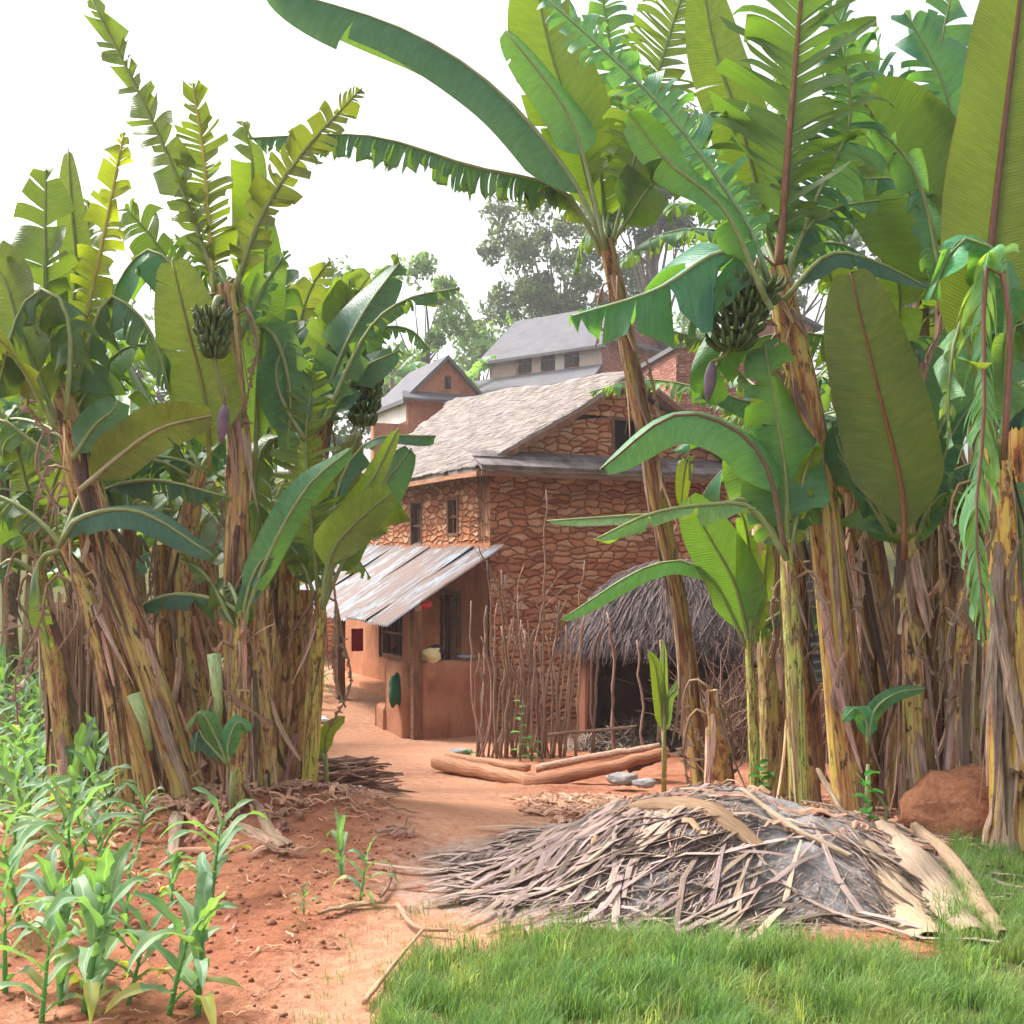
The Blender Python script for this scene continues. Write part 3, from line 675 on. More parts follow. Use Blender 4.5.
# ------------------------------------------------------------------ banana plants
NDIR = {'c': V((0, -1, .25)), 'u': V((.0, 1, .35)), 's': V((0, -.5, .87)), 'v': V((0, .25, .97)), 'l': V((-.8, -.5, .3)), 'r': V((.8, -.5, .3)),
        'ul': V((-.7, .7, .3)), 'ur': V((.7, .7, .3))}
G_ = V((0, 0, -1))
def banana_leaf(parent, off, pts, W, n, t0=.10, tear=.3, fold=.15, droop=.25, gap=.12, tint=(1, 1, 1), rtint=(.26, .33, .12), rr=.0135, seed=None, sweep=.35, prof=None, jag=.1, mat='leaf', name='leaf'):
    rnd = random.Random(seed if seed is not None else random.random())
    if isinstance(n, str): n = NDIR[n]
    if .08 <= tear < .7: tear += .24
    n = V(n).normalized()
    NS = 48; sp = spline(pts, NS); Ls = [0]
    for a, b in zip(sp, sp[1:]): Ls.append(Ls[-1] + (b - a).length)
    L = Ls[-1]
    def at(t):
        t = max(0., min(.99999, t)) * L; lo, hi = 0, NS - 1
        while hi - lo > 1:
            m = (lo + hi) // 2
            if Ls[m] <= t: lo = m
            else: hi = m
        u = (t - Ls[lo]) / max(1e-6, Ls[hi] - Ls[lo]); return sp[lo].lerp(sp[hi], u), (sp[hi] - sp[lo]).normalized()
    def hw(q):
        if prof: return W / 2 * interp(prof, q)
        return W / 2 * min(1, (q / .14 + .02)) ** .55 * max(0, 1 - q ** 3.2) ** .5 * (1 - .15 * (1 - q))
    Lb = L * (1 - t0); mb = MB(off); K = 6
    for side in (-1, 1):
        wid = .032 + (1 - tear) ** 2 * .75
        if tear <= .04: wid = 50.
        bd = [0.]
        while bd[-1] < 1: bd.append(bd[-1] + max(.012, wid / Lb * rnd.choice([.4, .6, .8, 1., 1.3, 2.6, 3.5] if tear < .8 else [.4, .6, .8, 1., 1.4, 2.2]) * rnd.uniform(.8, 1.2)))
        bd[-1] = 1.; 
        if len(bd) > 2 and bd[-1] - bd[-2] < .03: bd.pop(-2)
        for a, b in zip(bd, bd[1:]):
            nc = max(2, int((b - a) * Lb / .05)); nc = min(nc, 26)
            dr = droop * (1 + (rnd.random() - .45) * 1.5 * tear); tw = rnd.gauss(0, .30) * tear; q0 = rnd.uniform(0, .55) * (1 - tear)
            if tear > .75: q0 = rnd.uniform(0, .2)
            lm = 1 - rnd.random() * (.08 + .6 * tear * (rnd.random() < .45)) - (.3 if rnd.random() < .10 * tear else 0); gp = (gap * rnd.uniform(.4, 1.8) + .06 * tear) * min(1, .08 + tear * 1.5)
            fo = fold + rnd.gauss(0, .22) * tear + rnd.gauss(0, .04); tc = (a + b) / 2; rows = []
            ph = rnd.random() * 6; roll = rnd.gauss(0, .9) * tear if tear > .1 else 0.; skew = rnd.uniform(-1, 1)
            for c in range(nc + 1):
                q = a + (b - a) * c / nc; t = t0 + q * (1 - t0); p, T = at(t)
                nn = n - T * n.dot(T)
                if nn.length < .05: nn = V((0, -1, 0)) - T * T.y * -1
                nn.normalize(); bv = T.cross(nn) * side; h = hw(q) * lm
                sw = sweep + .9 * q ** 5
                d = (bv * math.cos(fo) - nn * math.sin(fo) + T * sw).normalized(); row = [p]; o = V((0, 0, 0))
                for k in range(1, K + 1):
                    s = k / K; sh = max(0, (s - q0) / (1 - q0))
                    d = (d + G_ * dr * (.25 + sh) * .42 + T * tw * sh * .5 + nn * .05 * math.sin(q * Lb * 7 + ph) * s).normalized()
                    o = o + d * (h / K)
                    tcol = t0 + (tc + (q - tc) * (1 - min(.85, gp * 1.3 * sh ** .7))) * (1 - t0)
                    # pointed torn ends
                    endf = 1.
                    if k >= K - 1 and tear > .2: endf = 1 - (jag * 1.6) * (.5 + skew * (q - tc) / max(1e-4, (b - a))) * (1 if k == K else .35)
                    row.append(at(tcol)[0] + o * endf + nn * ((q - tc) * Lb * roll * sh))
                rows.append(row)
            mb.grid(rows, lambda i, j, a=a, b=b, nc=nc: (j / K, (a + (b - a) * i / nc) * Lb), side > 0)
    lf = mb.build(name, M[mat], parent); vr = rnd.uniform(.8, 1.2); lf.color = (tint[0] * vr * rnd.uniform(.92, 1.1), tint[1] * vr, tint[2] * vr, 1)
    rb = MB(off); m = 14; pts_ = [at(i / (m - 1))[0] for i in range(m)]
    rb.tube(pts_, [rr * (1.25 - 1.0 * (i / (m - 1))) + .002 for i in range(m)], 6)
    r = rb.build('midrib', M['rib'], lf); r.color = (*rtint, 1)
    return lf
def pseudostem(parent, off, pts, rads, tint=(1, 1, 1), n=14, cut=False):
    m = 26; sp = spline([(*p,) for p in pts], m); rr = []
    for i in range(m): rr.append(interp([(j / (len(rads) - 1), r) for j, r in enumerate(rads)], i / (m - 1)))
    rr[0] *= 1.25
    mb = MB(off); rows = []; u0 = random.random() * 10; v0 = random.random() * 10
    ph = [random.random() * 6.3 for _ in range(5)]
    for i, p in enumerate(sp):
        t = (sp[min(i + 1, m - 1)] - sp[max(i - 1, 0)]).normalized(); a = t.cross(V((.2, 1, 0))).normalized(); b = t.cross(a)
        z = i / m
        rows.append([p + (a * math.cos(q) + b * math.sin(q)) * rr[i] * (1 + .07 * math.sin(3 * q + ph[0] + z * 3) + .05 * math.sin(5 * q + ph[1] - z * 5) + .06 * noise.noise(V((q * 2, z * 9, ph[2])))) for q in [2 * math.pi * k / n for k in range(n + 1)]])
        rows[-1][-1] = rows[-1][0]
    mb.grid(rows, lambda i, j: (u0 + j / n * .6, v0 + i * .13), True)
    mb.face([mb.add(x) for x in rows[-1][:-1]], [(u0, v0)] * n)
    o = mb.build('stem', M['stem'], parent); o.color = (*tint, 1); return o, sp, rr
def shag(parent, off, sp, rr, num=34, lo=.0, hi=1., lmin=.25, lmax=.9, flare=.1, wmax=.085, mat='dry', name='dry_sheath', tonelo=.55, pieces=True):
    """peeling dry sheaths and dead leaves that hang down the stem"""
    num = int(num * (.48 if off.x < 0 else .62)); mb = MB(off); m = len(sp); L = sum((b - a).length for a, b in zip(sp, sp[1:]))
    for k in range(num):
        t = lo + (hi - lo) * (random.random()); th = random.uniform(0, 2 * math.pi); ln = random.uniform(lmin, lmax); fl = flare * random.random() ** 3 * 2.0
        up = random.random() < .12
        seg = 7; pts = []; wd = []; W = random.uniform(.010, wmax * .8); dth = random.gauss(0, .5); drift = V((random.gauss(0, .05), random.gauss(0, .05), 0))
        for i in range(seg + 1):
            s = i / seg; tt = t - s * ln / L * (1 if not up else -.35); z = None
            f = max(0, min(.9999, tt)) * (m - 1); j = int(f); c = sp[j].lerp(sp[min(j + 1, m - 1)], f - j); r = rr[j]
            if tt < 0: c = c + V((0, 0, max(-.02, tt * L)))
            q = th + dth * s; out = V((math.cos(q), math.sin(q), 0))
            pts.append(c + out * (r + .006 + fl * s ** 1.6) + drift * s * s * (1 if ln > .5 else .3)); wd.append(W * (1 - .75 * s ** 3) * (.7 + .3 * min(1, i)))
        g0 = max(.3, random.gauss(.95, .45)); mb.col = (g0 * random.uniform(.92, 1.15), g0 * random.uniform(.85, 1.02), g0 * random.uniform(.75, 1.05))
        mb.ribbon(pts, wd, V((math.cos(th), math.sin(th), 0)), random.uniform(-.1, .6), random.gauss(0, 1.2))
    o = mb.build(name, M[mat], parent); return o
def bunch(parent, off, a, top, bot, hands=7, rad=.16, budp=None, fl=.15):
    """fruit stalk from a over to top then down to bot; rings of green fingers that point up and out"""
    st = MB(off); pts = spline([a, a.lerp(top, .6) + UP * .05, top, top.lerp(bot, .5), bot] + ([budp] if budp is not None else []), 16); st.tube(pts, [.028 - .0011 * i for i in range(16)], 7)
    s = st.build('fruit_stalk', M['rib'], parent); s.color = (.22, .26, .10, 1)
    fb = MB(off)
    for h in range(hands):
        c = top.lerp(bot, (h + .15) / hands); rr_ = rad * (1 - .35 * h / hands); nf = 13
        for rw in range(2):
            for k in range(nf):
                q = 2 * math.pi * (k + .5 * rw + random.random() * .7) / nf; d = V((math.cos(q), math.sin(q), 0)); ln = fl * random.uniform(.85, 1.1) * (1 - .3 * h / hands)
                p0 = c + d * .02 + G_ * (.02 + rw * .018); p1 = c + d * rr_ * .7 + G_ * (.03 + rw * .02); e_ = random.uniform(.85, 1.25); p2 = c + d * rr_ * (1.0 + .1 * rw) * e_ + UP * (ln * .15 - rw * .02); p3 = c + d * rr_ * 1.1 * e_ + UP * (ln * random.uniform(.3, .6) - rw * .02)
                g0 = random.uniform(.75, 1.2); fb.col = (g0, g0, g0 * .9)
                fb.tube(spline([p0, p1, p2, p3], 6), [.007, .011, .013, .013, .010, .004], 6)
    f = fb.build('fruit_bunch', M['fruit'], s)
    if budp is not None:
        bd = MB(off); rows = []; d = V((-.12, 0, -1)).normalized(); x = V((1, 0, -.12)).normalized(); y = d.cross(x)
        for i in range(11):
            t = i / 10; r = .043 * math.sin(math.pi * (t * .92 + .06)) ** .7 * (1 - .25 * t); c = budp + d * .24 * t
            rows.append([c + (x * math.cos(q) + y * math.sin(q)) * r * (1 + .06 * math.cos(3 * q)) for q in [2 * math.pi * k / 12 for k in range(13)]])
        bd.grid(rows)
        bd.build('flower_bud', M['bud'], s)
def px_pts(L, Y): return [P(p[0], p[1], Y + (p[2] if len(p) > 2 else 0)) for p in L]
def banana(label, Y, stem, widths, leaves, group='banana plants', tint=(1, 1, 1), shagn=34, shagkw={}, cut=False, ground=None, fill=3, dead=3):
    pts = px_pts(stem, Y)
    b0 = pts[0]; gz0 = ghf(b0.x, b0.y); b0 = V((b0.x, b0.y, gz0 - .03)); pts[0] = b0
    root = empty('banana_plant', V((b0.x, b0.y, gz0)), label, 'banana plant', group); off = root.location
    o, sp, rr = pseudostem(root, off, pts, [w_ * Y / F / 2 * (.80 if pts[0].x < 0 else .84) for w_ in widths], tint)
    if shagn: shag(root, off, sp, rr, shagn, **shagkw)
    for lf in leaves:
        L, wpx, n = lf[:3]; kw = dict(lf[3]) if len(lf) > 3 else {}
        dY = kw.pop('dY', 0)
        banana_leaf(root, off, px_pts(L, Y + dY), wpx * Y / F, n, **kw)
    top = sp[-1]; side = -1 if b0.x < 0 else 1
    if leaves and Y * 1 > 0:
        for k in range(fill):
            az = random.uniform(.15, math.pi * .6); d = V((side * math.cos(az), math.sin(az), random.uniform(.3, 1.6))).normalized(); p = top.copy(); Q = [sp[-4], p]; ln = random.uniform(.9, 1.5); bend = random.uniform(.3, .7)
            for s_ in range(4): d = (d + G_ * bend * (.3 + .25 * s_)).normalized(); p = p + d * ln / 4; Q.append(p.copy())
            banana_leaf(root, off, Q, ln * random.uniform(.24, .34), V((random.gauss(0, .3), -.3, .9)), t0=.2, tear=random.uniform(.45, .95), fold=random.uniform(.2, .9), droop=random.uniform(.4, 1.4), tint=random.choice([(1, 1, 1), OL, YG, TE, DK]))
    for k in range(dead if len(rr) and shagn else 0):
        az = random.uniform(0, 6.28); st_ = sp[random.randint(16, 25)]; d = V((math.cos(az), math.sin(az) * .8, .2)); r_ = random.uniform(.08, .22); ln = random.uniform(.35, .95)
        Q = [st_, st_ + d * r_ + UP * .04, st_ + d * (r_ + .07) - UP * ln * .3, st_ + d * (r_ + .05) + V((random.gauss(0, .06), 0, -ln * .65)), st_ + d * (r_ + .02) + V((random.gauss(0, .1), 0, -ln))]
        banana_leaf(root, off, Q, random.uniform(.06, .17), d + V((0, 0, .3)), t0=.25, tear=.9, fold=random.uniform(.5, 1.3), droop=2., gap=.3, tint=(1, 1, 1), rtint=(.34, .22, .13), rr=.007, mat='dry', name='dry_leaf', jag=.5)
    return root, sp, rr
def generic_plant(label, x, y, h, nl=9, seed=0, L=1.9, lean=(0, 0), tint=(1, 1, 1), r=.10, tear=.5, group='banana plants in the back rows', shagn=22, spread=1., front=None):
    rnd = random.Random(seed); z = gz(x, y); root = empty('banana_plant', (x, y, z), label, 'banana plant', group); off = V((x, y, z))
    top = off + V((lean[0], lean[1], h)); pts = [off - UP * .05, off.lerp(top, .5) + V((rnd.uniform(-.05, .05), 0, 0)), top]
    o, sp, rr = pseudostem(root, off, pts, [r, r * .85, r * .55], (.5, .45, .45))  # dark tint puts the shade behind the clumps into the stem colour
    if shagn: shag(root, off, sp, rr, shagn, wmax=.12, mat='dryshade')
    a0 = rnd.random() * 6.3
    for k in range(nl):
        az = a0 + k * 2.4 + rnd.gauss(0, .2); el = R(rnd.uniform(82, 50) - 55 * (k / nl) ** 1.2); ln = L * rnd.uniform(.75, 1.1)
        d = V((math.cos(az) * math.cos(el), math.sin(az) * math.cos(el), math.sin(el))); hz = V((math.cos(az), math.sin(az), 0)); P_ = [top - UP * .2]; p = top.copy()
        P_.append(p); bend = rnd.uniform(.25, .6) * spread
        for s in range(4):
            d = (d + G_ * bend * (.4 + .25 * s)).normalized(); p = p + d * ln / 4; P_.append(p.copy())
        tn = rnd.uniform(.75, 1.2); w_ = ln * rnd.uniform(.25, .33)
        banana_leaf(root, off, P_, w_, UP - hz * .3 + V((rnd.gauss(0, .25), rnd.gauss(0, .25), 0)), t0=.22, tear=min(.95, max(0, rnd.gauss(tear, .25))), fold=rnd.uniform(.2, .9), droop=rnd.uniform(.3, 1.2), tint=(tint[0] * tn * rnd.uniform(.85, 1.2), tint[1] * tn, tint[2] * tn * rnd.uniform(.8, 1.1)), seed=seed * 100 + k)
    return root
TE = (.85, 1.1, 1.2); BL = (.85, 1.0, 1.25); YG = (1.35, 1.25, .55); YL = (1.75, 1.35, .4); PG = (1.7, 1.5, 1.35); OL = (1.15, .95, .65); DK = (.6, .7, .8)
BR = (.22, .10, .06)
# ---- left clump
banana('slim shaggy banana plant at the left edge, rising out of the maize', 7.6, [(72, 790), (60, 700), (44, 600), (38, 560)], [22, 26, 20, 14], [
    ([(40, 565), (20, 530), (0, 500), (-30, 500)], 40, 's', dict(tear=.5, tint=YG, fold=.5)),
    ([(40, 565), (50, 500), (62, 460), (70, 440)], 44, 'u', dict(tear=.3, tint=YG)),
    ([(40, 565), (25, 480), (10, 430), (-10, 400)], 46, 'u', dict(tear=.6, tint=OL)),
    ([(38, 570), (70, 545), (88, 550), (95, 600)], 32, 's', dict(tear=.5, tint=YL, fold=.6)),
    ([(38, 575), (10, 560), (-20, 590), (-40, 620)], 34, 's', dict(tear=.7, fold=.8)),
], shagn=30)
banana('big leaning banana plant whose leaf stalks fan out at the far left', 7.2, [(190, 800), (130, 610), (85, 470), (60, 385)], [36, 34, 32, 26], [
    ([(62, 400), (48, 320), (45, 240), (46, 168)], 92, 'u', dict(tear=.72, tint=(1.1, 1.05, .8), droop=.05)),
    ([(62, 400), (76, 280), (72, 210), (68, 148)], 44, 'u', dict(tear=.02, tint=(1.2, 1.1, 1.), droop=0, dY=.2)),
    ([(70, 400), (92, 290), (108, 215), (124, 132)], 58, 'u', dict(tear=.8, tint=YL, dY=.1, rtint=(.5, .45, .1))),
    ([(56, 420), (20, 330), (2, 275), (-30, 245)], 95, 'u', dict(tear=.2, tint=OL, dY=-.1)),
    ([(56, 430), (10, 350), (-25, 330), (-70, 350)], 110, 'v', dict(tear=.3, tint=OL, dY=-.3)),
    ([(66, 420), (70, 330), (50, 290), (20, 310), (-5, 400)], 90, 's', dict(tear=.5, tint=OL, fold=.7, droop=1.0, dY=-.25)),
    ([(66, 420), (100, 310), (120, 300), (150, 330), (170, 390)], 85, 's', dict(tear=.5, tint=(1, 1, .8), fold=.7, droop=1.)),
    ([(66, 430), (110, 360), (150, 345), (200, 370)], 70, 's', dict(tear=.3, tint=YG, fold=.5, droop=.7, dY=.3)),
    ([(75, 460), (62, 330), (85, 260), (88, 200)], 80, 'u', dict(tear=.6, tint=(1., 1, .9), dY=.5)),
], shagn=70, shagkw=dict(lmax=1.1, flare=.12))
banana('yellowish banana stem leaning left beside the big leaning one', 7.35, [(152, 805), (118, 650), (85, 520), (66, 440)], [30, 30, 28, 20], [
    ([(72, 460), (95, 425), (112, 412), (118, 400)], 54, 'c', dict(tear=.0, tint=(.85, .95, .9), dY=-.3, droop=0)),
    ([(80, 490), (120, 455), (160, 428), (212, 415)], 60, 'u', dict(tear=.05, tint=OL, dY=-.3, fold=.1, droop=0, rtint=(.45, .42, .25))),
    ([(68, 470), (30, 440), (-5, 420), (-40, 460)], 60, 's', dict(tear=.6, tint=OL, fold=.8, droop=.8)),
], shagn=45, shagkw=dict(lmax=.9))
banana('banana plant with one low blue green leaf reaching right across the stems', 7.0, [(128, 805), (112, 700), (88, 600), (62, 545)], [22, 24, 20, 10], [
    ([(58, 548), (80, 518), (140, 512), (214, 556)], 52, (0, -.75, .66), dict(tear=.0, tint=BL, fold=.35, droop=.35, t0=.05, dY=-.1)),
    ([(64, 560), (90, 500), (150, 480), (232, 498)], 50, 's', dict(tear=.75, tint=DK, fold=.9, droop=1.6, dY=.3)),
    ([(62, 550), (40, 560), (40, 600), (50, 650)], 26, 'c', dict(tear=.4, tint=OL)),
], shagn=26)
banana('tall banana plant in the middle of the left clump, leaves against the sky', 7.4, [(250, 820), (236, 640), (238, 440), (226, 285)], [38, 33, 26, 22], [
    ([(222, 300), (180, 185), (135, 85), (90, -4)], 64, (.3, .9, .2), dict(tear=.78, tint=(.95, .95, .85), droop=.05, fold=.1, gap=.1)),
    ([(214, 300), (208, 215), (203, 150), (192, 82)], 78, 'u', dict(tear=.85, tint=YG, droop=0, gap=.2, rtint=(.55, .5, .12))),
    ([(230, 300), (262, 215), (305, 150), (362, 88)], 62, 'u', dict(tear=.85, tint=OL, droop=.15, gap=.12)),
    ([(236, 300), (250, 220), (252, 160), (242, 120)], 56, 'u', dict(tear=.3, tint=YG, droop=0, dY=.2)),
    ([(215, 320), (175, 270), (150, 235), (125, 208)], 88, 'u', dict(tear=.6, tint=(1.1, 1.1, .8), dY=.3)),
    ([(240, 340), (262, 290), (278, 265), (284, 255)], 40, 'c', dict(tear=.7, dY=.2)),
    ([(220, 330), (185, 280), (150, 250), (120, 280), (105, 330)], 84, 's', dict(tear=.1, tint=(.9, 1, .9), fold=.5, droop=.5, dY=.1)),
    ([(235, 330), (270, 330), (290, 390), (285, 470)], 70, 'c', dict(tear=.3, tint=(.9, .95, .8), dY=.3)),
], shagn=60, shagkw=dict(lmax=.8, flare=.10))
bn_root = None
r5, sp5, rr5 = banana('banana plant with a broad yellow green leaf facing us, left of the central fruit bunch', 7.7, [(212, 810), (192, 660), (184, 560), (200, 470)], [34, 36, 32, 18], [
    ([(210, 470), (205, 400), (188, 330), (172, 262)], 84, 'u', dict(tear=.05, tint=YG, droop=0, dY=-.45, fold=.05, rtint=(.25, .25, .06))),
    ([(255, 470), (258, 380), (264, 300), (266, 212)], 62, 'u', dict(tear=.0, tint=(1.2, 1.3, 1.0), droop=0, dY=.1)),
    ([(195, 480), (150, 400), (120, 350), (90, 330)], 80, 'v', dict(tear=.3, tint=(1, 1, .75), dY=.2)),
    ([(195, 480), (150, 460), (110, 480), (80, 530)], 60, 's', dict(tear=.5, fold=.7)),
    ([(195, 480), (220, 400), (240, 370), (260, 380)], 70, 'c', dict(tear=.3, tint=DK, dY=.5)),
], shagn=50)
bunch(r5, r5.location, P(222, 300, 7.2), P(214, 312, 7.1), P(214, 356, 7.1), 5, .10, P(225, 405, 7.1), .085)
banana('brown shaggy banana stem whose broad crown stands right of the central fruit bunch', 8.0, [(280, 800), (285, 640), (292, 520), (318, 420)], [34, 34, 30, 22], [
    ([(318, 430), (335, 370), (362, 315), (400, 262)], 86, 'c', dict(tear=.15, tint=BL, droop=.1, fold=.35)),
    ([(314, 430), (322, 360), (345, 310), (372, 272)], 74, 'u', dict(tear=.2, tint=(1, 1, .9), dY=.3, rtint=(.6, .5, .3))),
    ([(312, 430), (300, 370), (284, 320), (283, 250)], 60, 'c', dict(tear=.85, tint=DK, gap=.2)),
    ([(320, 430), (365, 335), (405, 300), (460, 288)], 40, 's', dict(tear=.55, fold=.8, droop=.9, tint=(1, 1, .8), dY=-.2)),
    ([(305, 440), (282, 400), (276, 370), (286, 342)], 52, 'c', dict(tear=.0, dY=-.3, tint=(.95, 1, .9))),
    ([(316, 430), (340, 400), (360, 370), (400, 350)], 60, 'c', dict(tear=.3, tint=BL, dY=-.1)),
    ([(316, 430), (300, 340), (310, 290), (330, 260)], 70, 'u', dict(tear=.5, tint=OL, dY=.5)),
    ([(305, 440), (270, 440), (255, 480), (262, 560)], 60, 'c', dict(tear=.4, tint=OL, dY=-.1)),
], shagn=55)
r7, sp7, rr7 = banana('banana plant carrying the green fruit bunch that hangs beside the small slate roofs', 8.3, [(262, 800), (264, 650), (300, 500), (345, 360)], [30, 30, 26, 18], [
    ([(345, 365), (335, 330), (345, 300), (352, 268)], 50, 'u', dict(tear=.4, tint=YG)),
    ([(345, 365), (380, 330), (410, 330), (430, 350)], 36, 's', dict(tear=.6, fold=.7, tint=BL)),
    ([(345, 370), (310, 360), (290, 400), (285, 450)], 60, 's', dict(tear=.5, fold=.5)),
    ([(345, 370), (375, 300), (392, 270), (398, 252)], 34, 'u', dict(tear=.5, tint=YG)),
], shagn=30)
bunch(r7, r7.location, P(350, 345, 8.2), P(365, 355, 8.1), P(364, 428, 8.1), 6, .125, None, .12)
banana('clean yellow green banana plant at the right end of the left clump', 7.7, [(309, 800), (314, 700), (318, 640), (322, 588)], [20, 20, 18, 12], [
    ([(322, 610), (330, 556), (356, 522), (392, 492)], 56, (.1, .8, .5), dict(tear=.0, tint=(1.25, 1.1, .8), fold=.12, droop=0, t0=.3, dY=-.3)),
    ([(320, 610), (309, 500), (306, 430), (314, 372)], 96, 'u', dict(tear=.62, tint=YG, t0=.15, gap=.22, droop=.05)),
    ([(322, 610), (345, 520), (372, 480), (398, 428)], 26, 'u', dict(tear=.0, tint=(1.7, 1.6, .7), t0=.3, dY=-.2)),
    ([(322, 610), (338, 490), (372, 440), (436, 436)], 34, 's', dict(tear=.1, tint=BL, fold=.6, t0=.3)),
    ([(322, 610), (342, 540), (372, 500), (412, 448)], 64, 'c', dict(tear=.1, tint=BL, t0=.25, fold=.3)),
    ([(322, 610), (336, 520), (345, 470), (360, 430)], 50, 'u', dict(tear=.2, tint=OL, t0=.25, dY=.2)),
    ([(320, 610), (300, 560), (285, 545), (262, 560)], 40, 'c', dict(tear=.4, tint=OL, t0=.25)),
    ([(322, 610), (345, 560), (375, 530), (412, 520)], 20, 's', dict(tear=.1, tint=YG, t0=.3)),
], shagn=22, shagkw=dict(lo=.3, lmax=.5, wmax=.05), tint=(1.15, 1.3, .9))
banana('young banana plant before the left clump with one ribbon leaf rising right', 7.0, [(232, 800), (236, 720), (238, 660), (240, 612)], [16, 18, 16, 10], [
    ([(240, 640), (262, 570), (305, 490), (352, 448)], 44, (.5, -.6, .5), dict(tear=.05, tint=(.9, 1.05, .9), t0=.15, fold=.5, droop=.2)),
    ([(240, 640), (215, 590), (200, 570), (180, 560)], 22, 's', dict(tear=.3, tint=OL)),
    ([(240, 640), (248, 590), (262, 560), (275, 558)], 30, 'c', dict(tear=.3)),
], shagn=30, tint=(1.1, 1.15, .9))
for i, (a, b, c, w1, w2, Y, lab) in enumerate((
        ((172, 795), (168, 660), (160, 545), 30, 22, 8.2, 'thick brown banana stem behind the leaning ones, below the blue green leaf'),
        ((222, 790), (216, 690), (200, 560), 24, 18, 8.4, 'dark banana stem behind the central one'),
        ((268, 815), (262, 700), (256, 560), 30, 20, 7.3, 'ragged yellow brown banana stem just right of the central one'),
        ((292, 795), (300, 690), (302, 590), 32, 26, 8.0, 'grey brown banana stem wrapped in dry sheaths beside the clean green one'),
        ((150, 815), (132, 700), (108, 600), 26, 20, 7.8, 'reddish banana stem wrapped in dry sheaths at the left of the clump'),
        ((240, 835), (238, 760), (242, 690), 24, 20, 6.9, 'short cut banana stump in front of the left clump'))):
    banana(lab, Y, [a, b, c], [w1, (w1 + w2) / 2, w2], [], 'stems of the left banana clump', shagn=40 if i != 5 else 22, shagkw=dict(lmax=.8), tint=(.9, .8, .75) if i in (0, 1, 3) else (1, 1, 1))
# cut green leaf stalks standing in the left clump
for (a, b, lab) in (((218, 745), (214, 654), 'pale green cut leaf stalk standing upright before the central stems'), ((150, 750), (134, 694), 'short pale green cut stalk leaning against the leaning stems')):
    m_ = MB(P(*a, 6.9)); m_.tube([P(*a, 6.9), P((a[0] + b[0]) / 2 + 2, (a[1] + b[1]) / 2, 6.88), P(*b, 6.86)], [.02, .03, .042], 10); o = m_.build('leaf_stalk', M['rib']); o.color = (.38, .52, .22, 1)
    o.location.z = o.location.z; tag(o, lab, 'leaf stalk')
# ---- right clump
TE = (.85, 1.1, 1.2)
banana('slim leaning banana plant whose long leaves reach left over the roofs', 8.5, [(704, 776), (684, 640), (654, 480), (628, 350), (606, 240)], [25, 22, 21, 20, 19], [
    ([(604, 250), (572, 178), (495, 88), (400, 28), (268, -14)], 118, (0, -.6, .8), dict(tear=.075, gap=.05, tint=BL, fold=.75, droop=.9, t0=.14, dY=-.2, rtint=(.30, .38, .20))),
    ([(600, 250), (562, 190), (470, 166), (368, 136), (248, 138)], 84, (0, -.35, .93), dict(tear=.88, fold=1.1, droop=2.0, t0=.12, tint=(.85, .95, .9), gap=.10, jag=.3)),
    ([(604, 250), (575, 130), (550, 50), (533, -30)], 118, (.15, .95, .3), dict(tear=.12, tint=YG, t0=.2, droop=.05, fold=.25)),
    ([(606, 250), (582, 150), (560, 100), (505, 30)], 60, 'c', dict(tear=.05, tint=(.85, 1.1, .95), t0=.4, droop=.5, fold=.5, dY=-.3)),
    ([(610, 250), (642, 130), (668, 40), (690, -30)], 120, 'u', dict(tear=.9, tint=(1, 1, .85), t0=.2, gap=.22)),
    ([(610, 250), (625, 150), (612, 60), (596, -50)], 110, 'c', dict(tear=.8, tint=TE, t0=.2, gap=.2, dY=.3)),
    ([(602, 255), (580, 215), (552, 185), (524, 208)], 42, 's', dict(tear=.8, tint=YL, t0=.3, droop=1.5, fold=1.)),
    ([(606, 250), (600, 170), (585, 130), (560, 110)], 100, 'u', dict(tear=.2, tint=(1.2, 1.15, .7), t0=.2, dY=.2)),
    ([(608, 250), (640, 200), (660, 170), (670, 130)], 80, 'u', dict(tear=.4, tint=(.9, 1, .7), t0=.2)),
    ([(690, 480), (688, 455), (684, 475), (681, 506)], 22, 'c', dict(tear=.0, tint=YL, t0=.2, fold=.1, rr=.006)),
], shagn=85, shagkw=dict(lmax=.8, flare=.05, lo=.1, wmax=.05), tint=(.72, .62, .58), group='banana plants of the right clump')
GR = 'banana plants of the right clump'
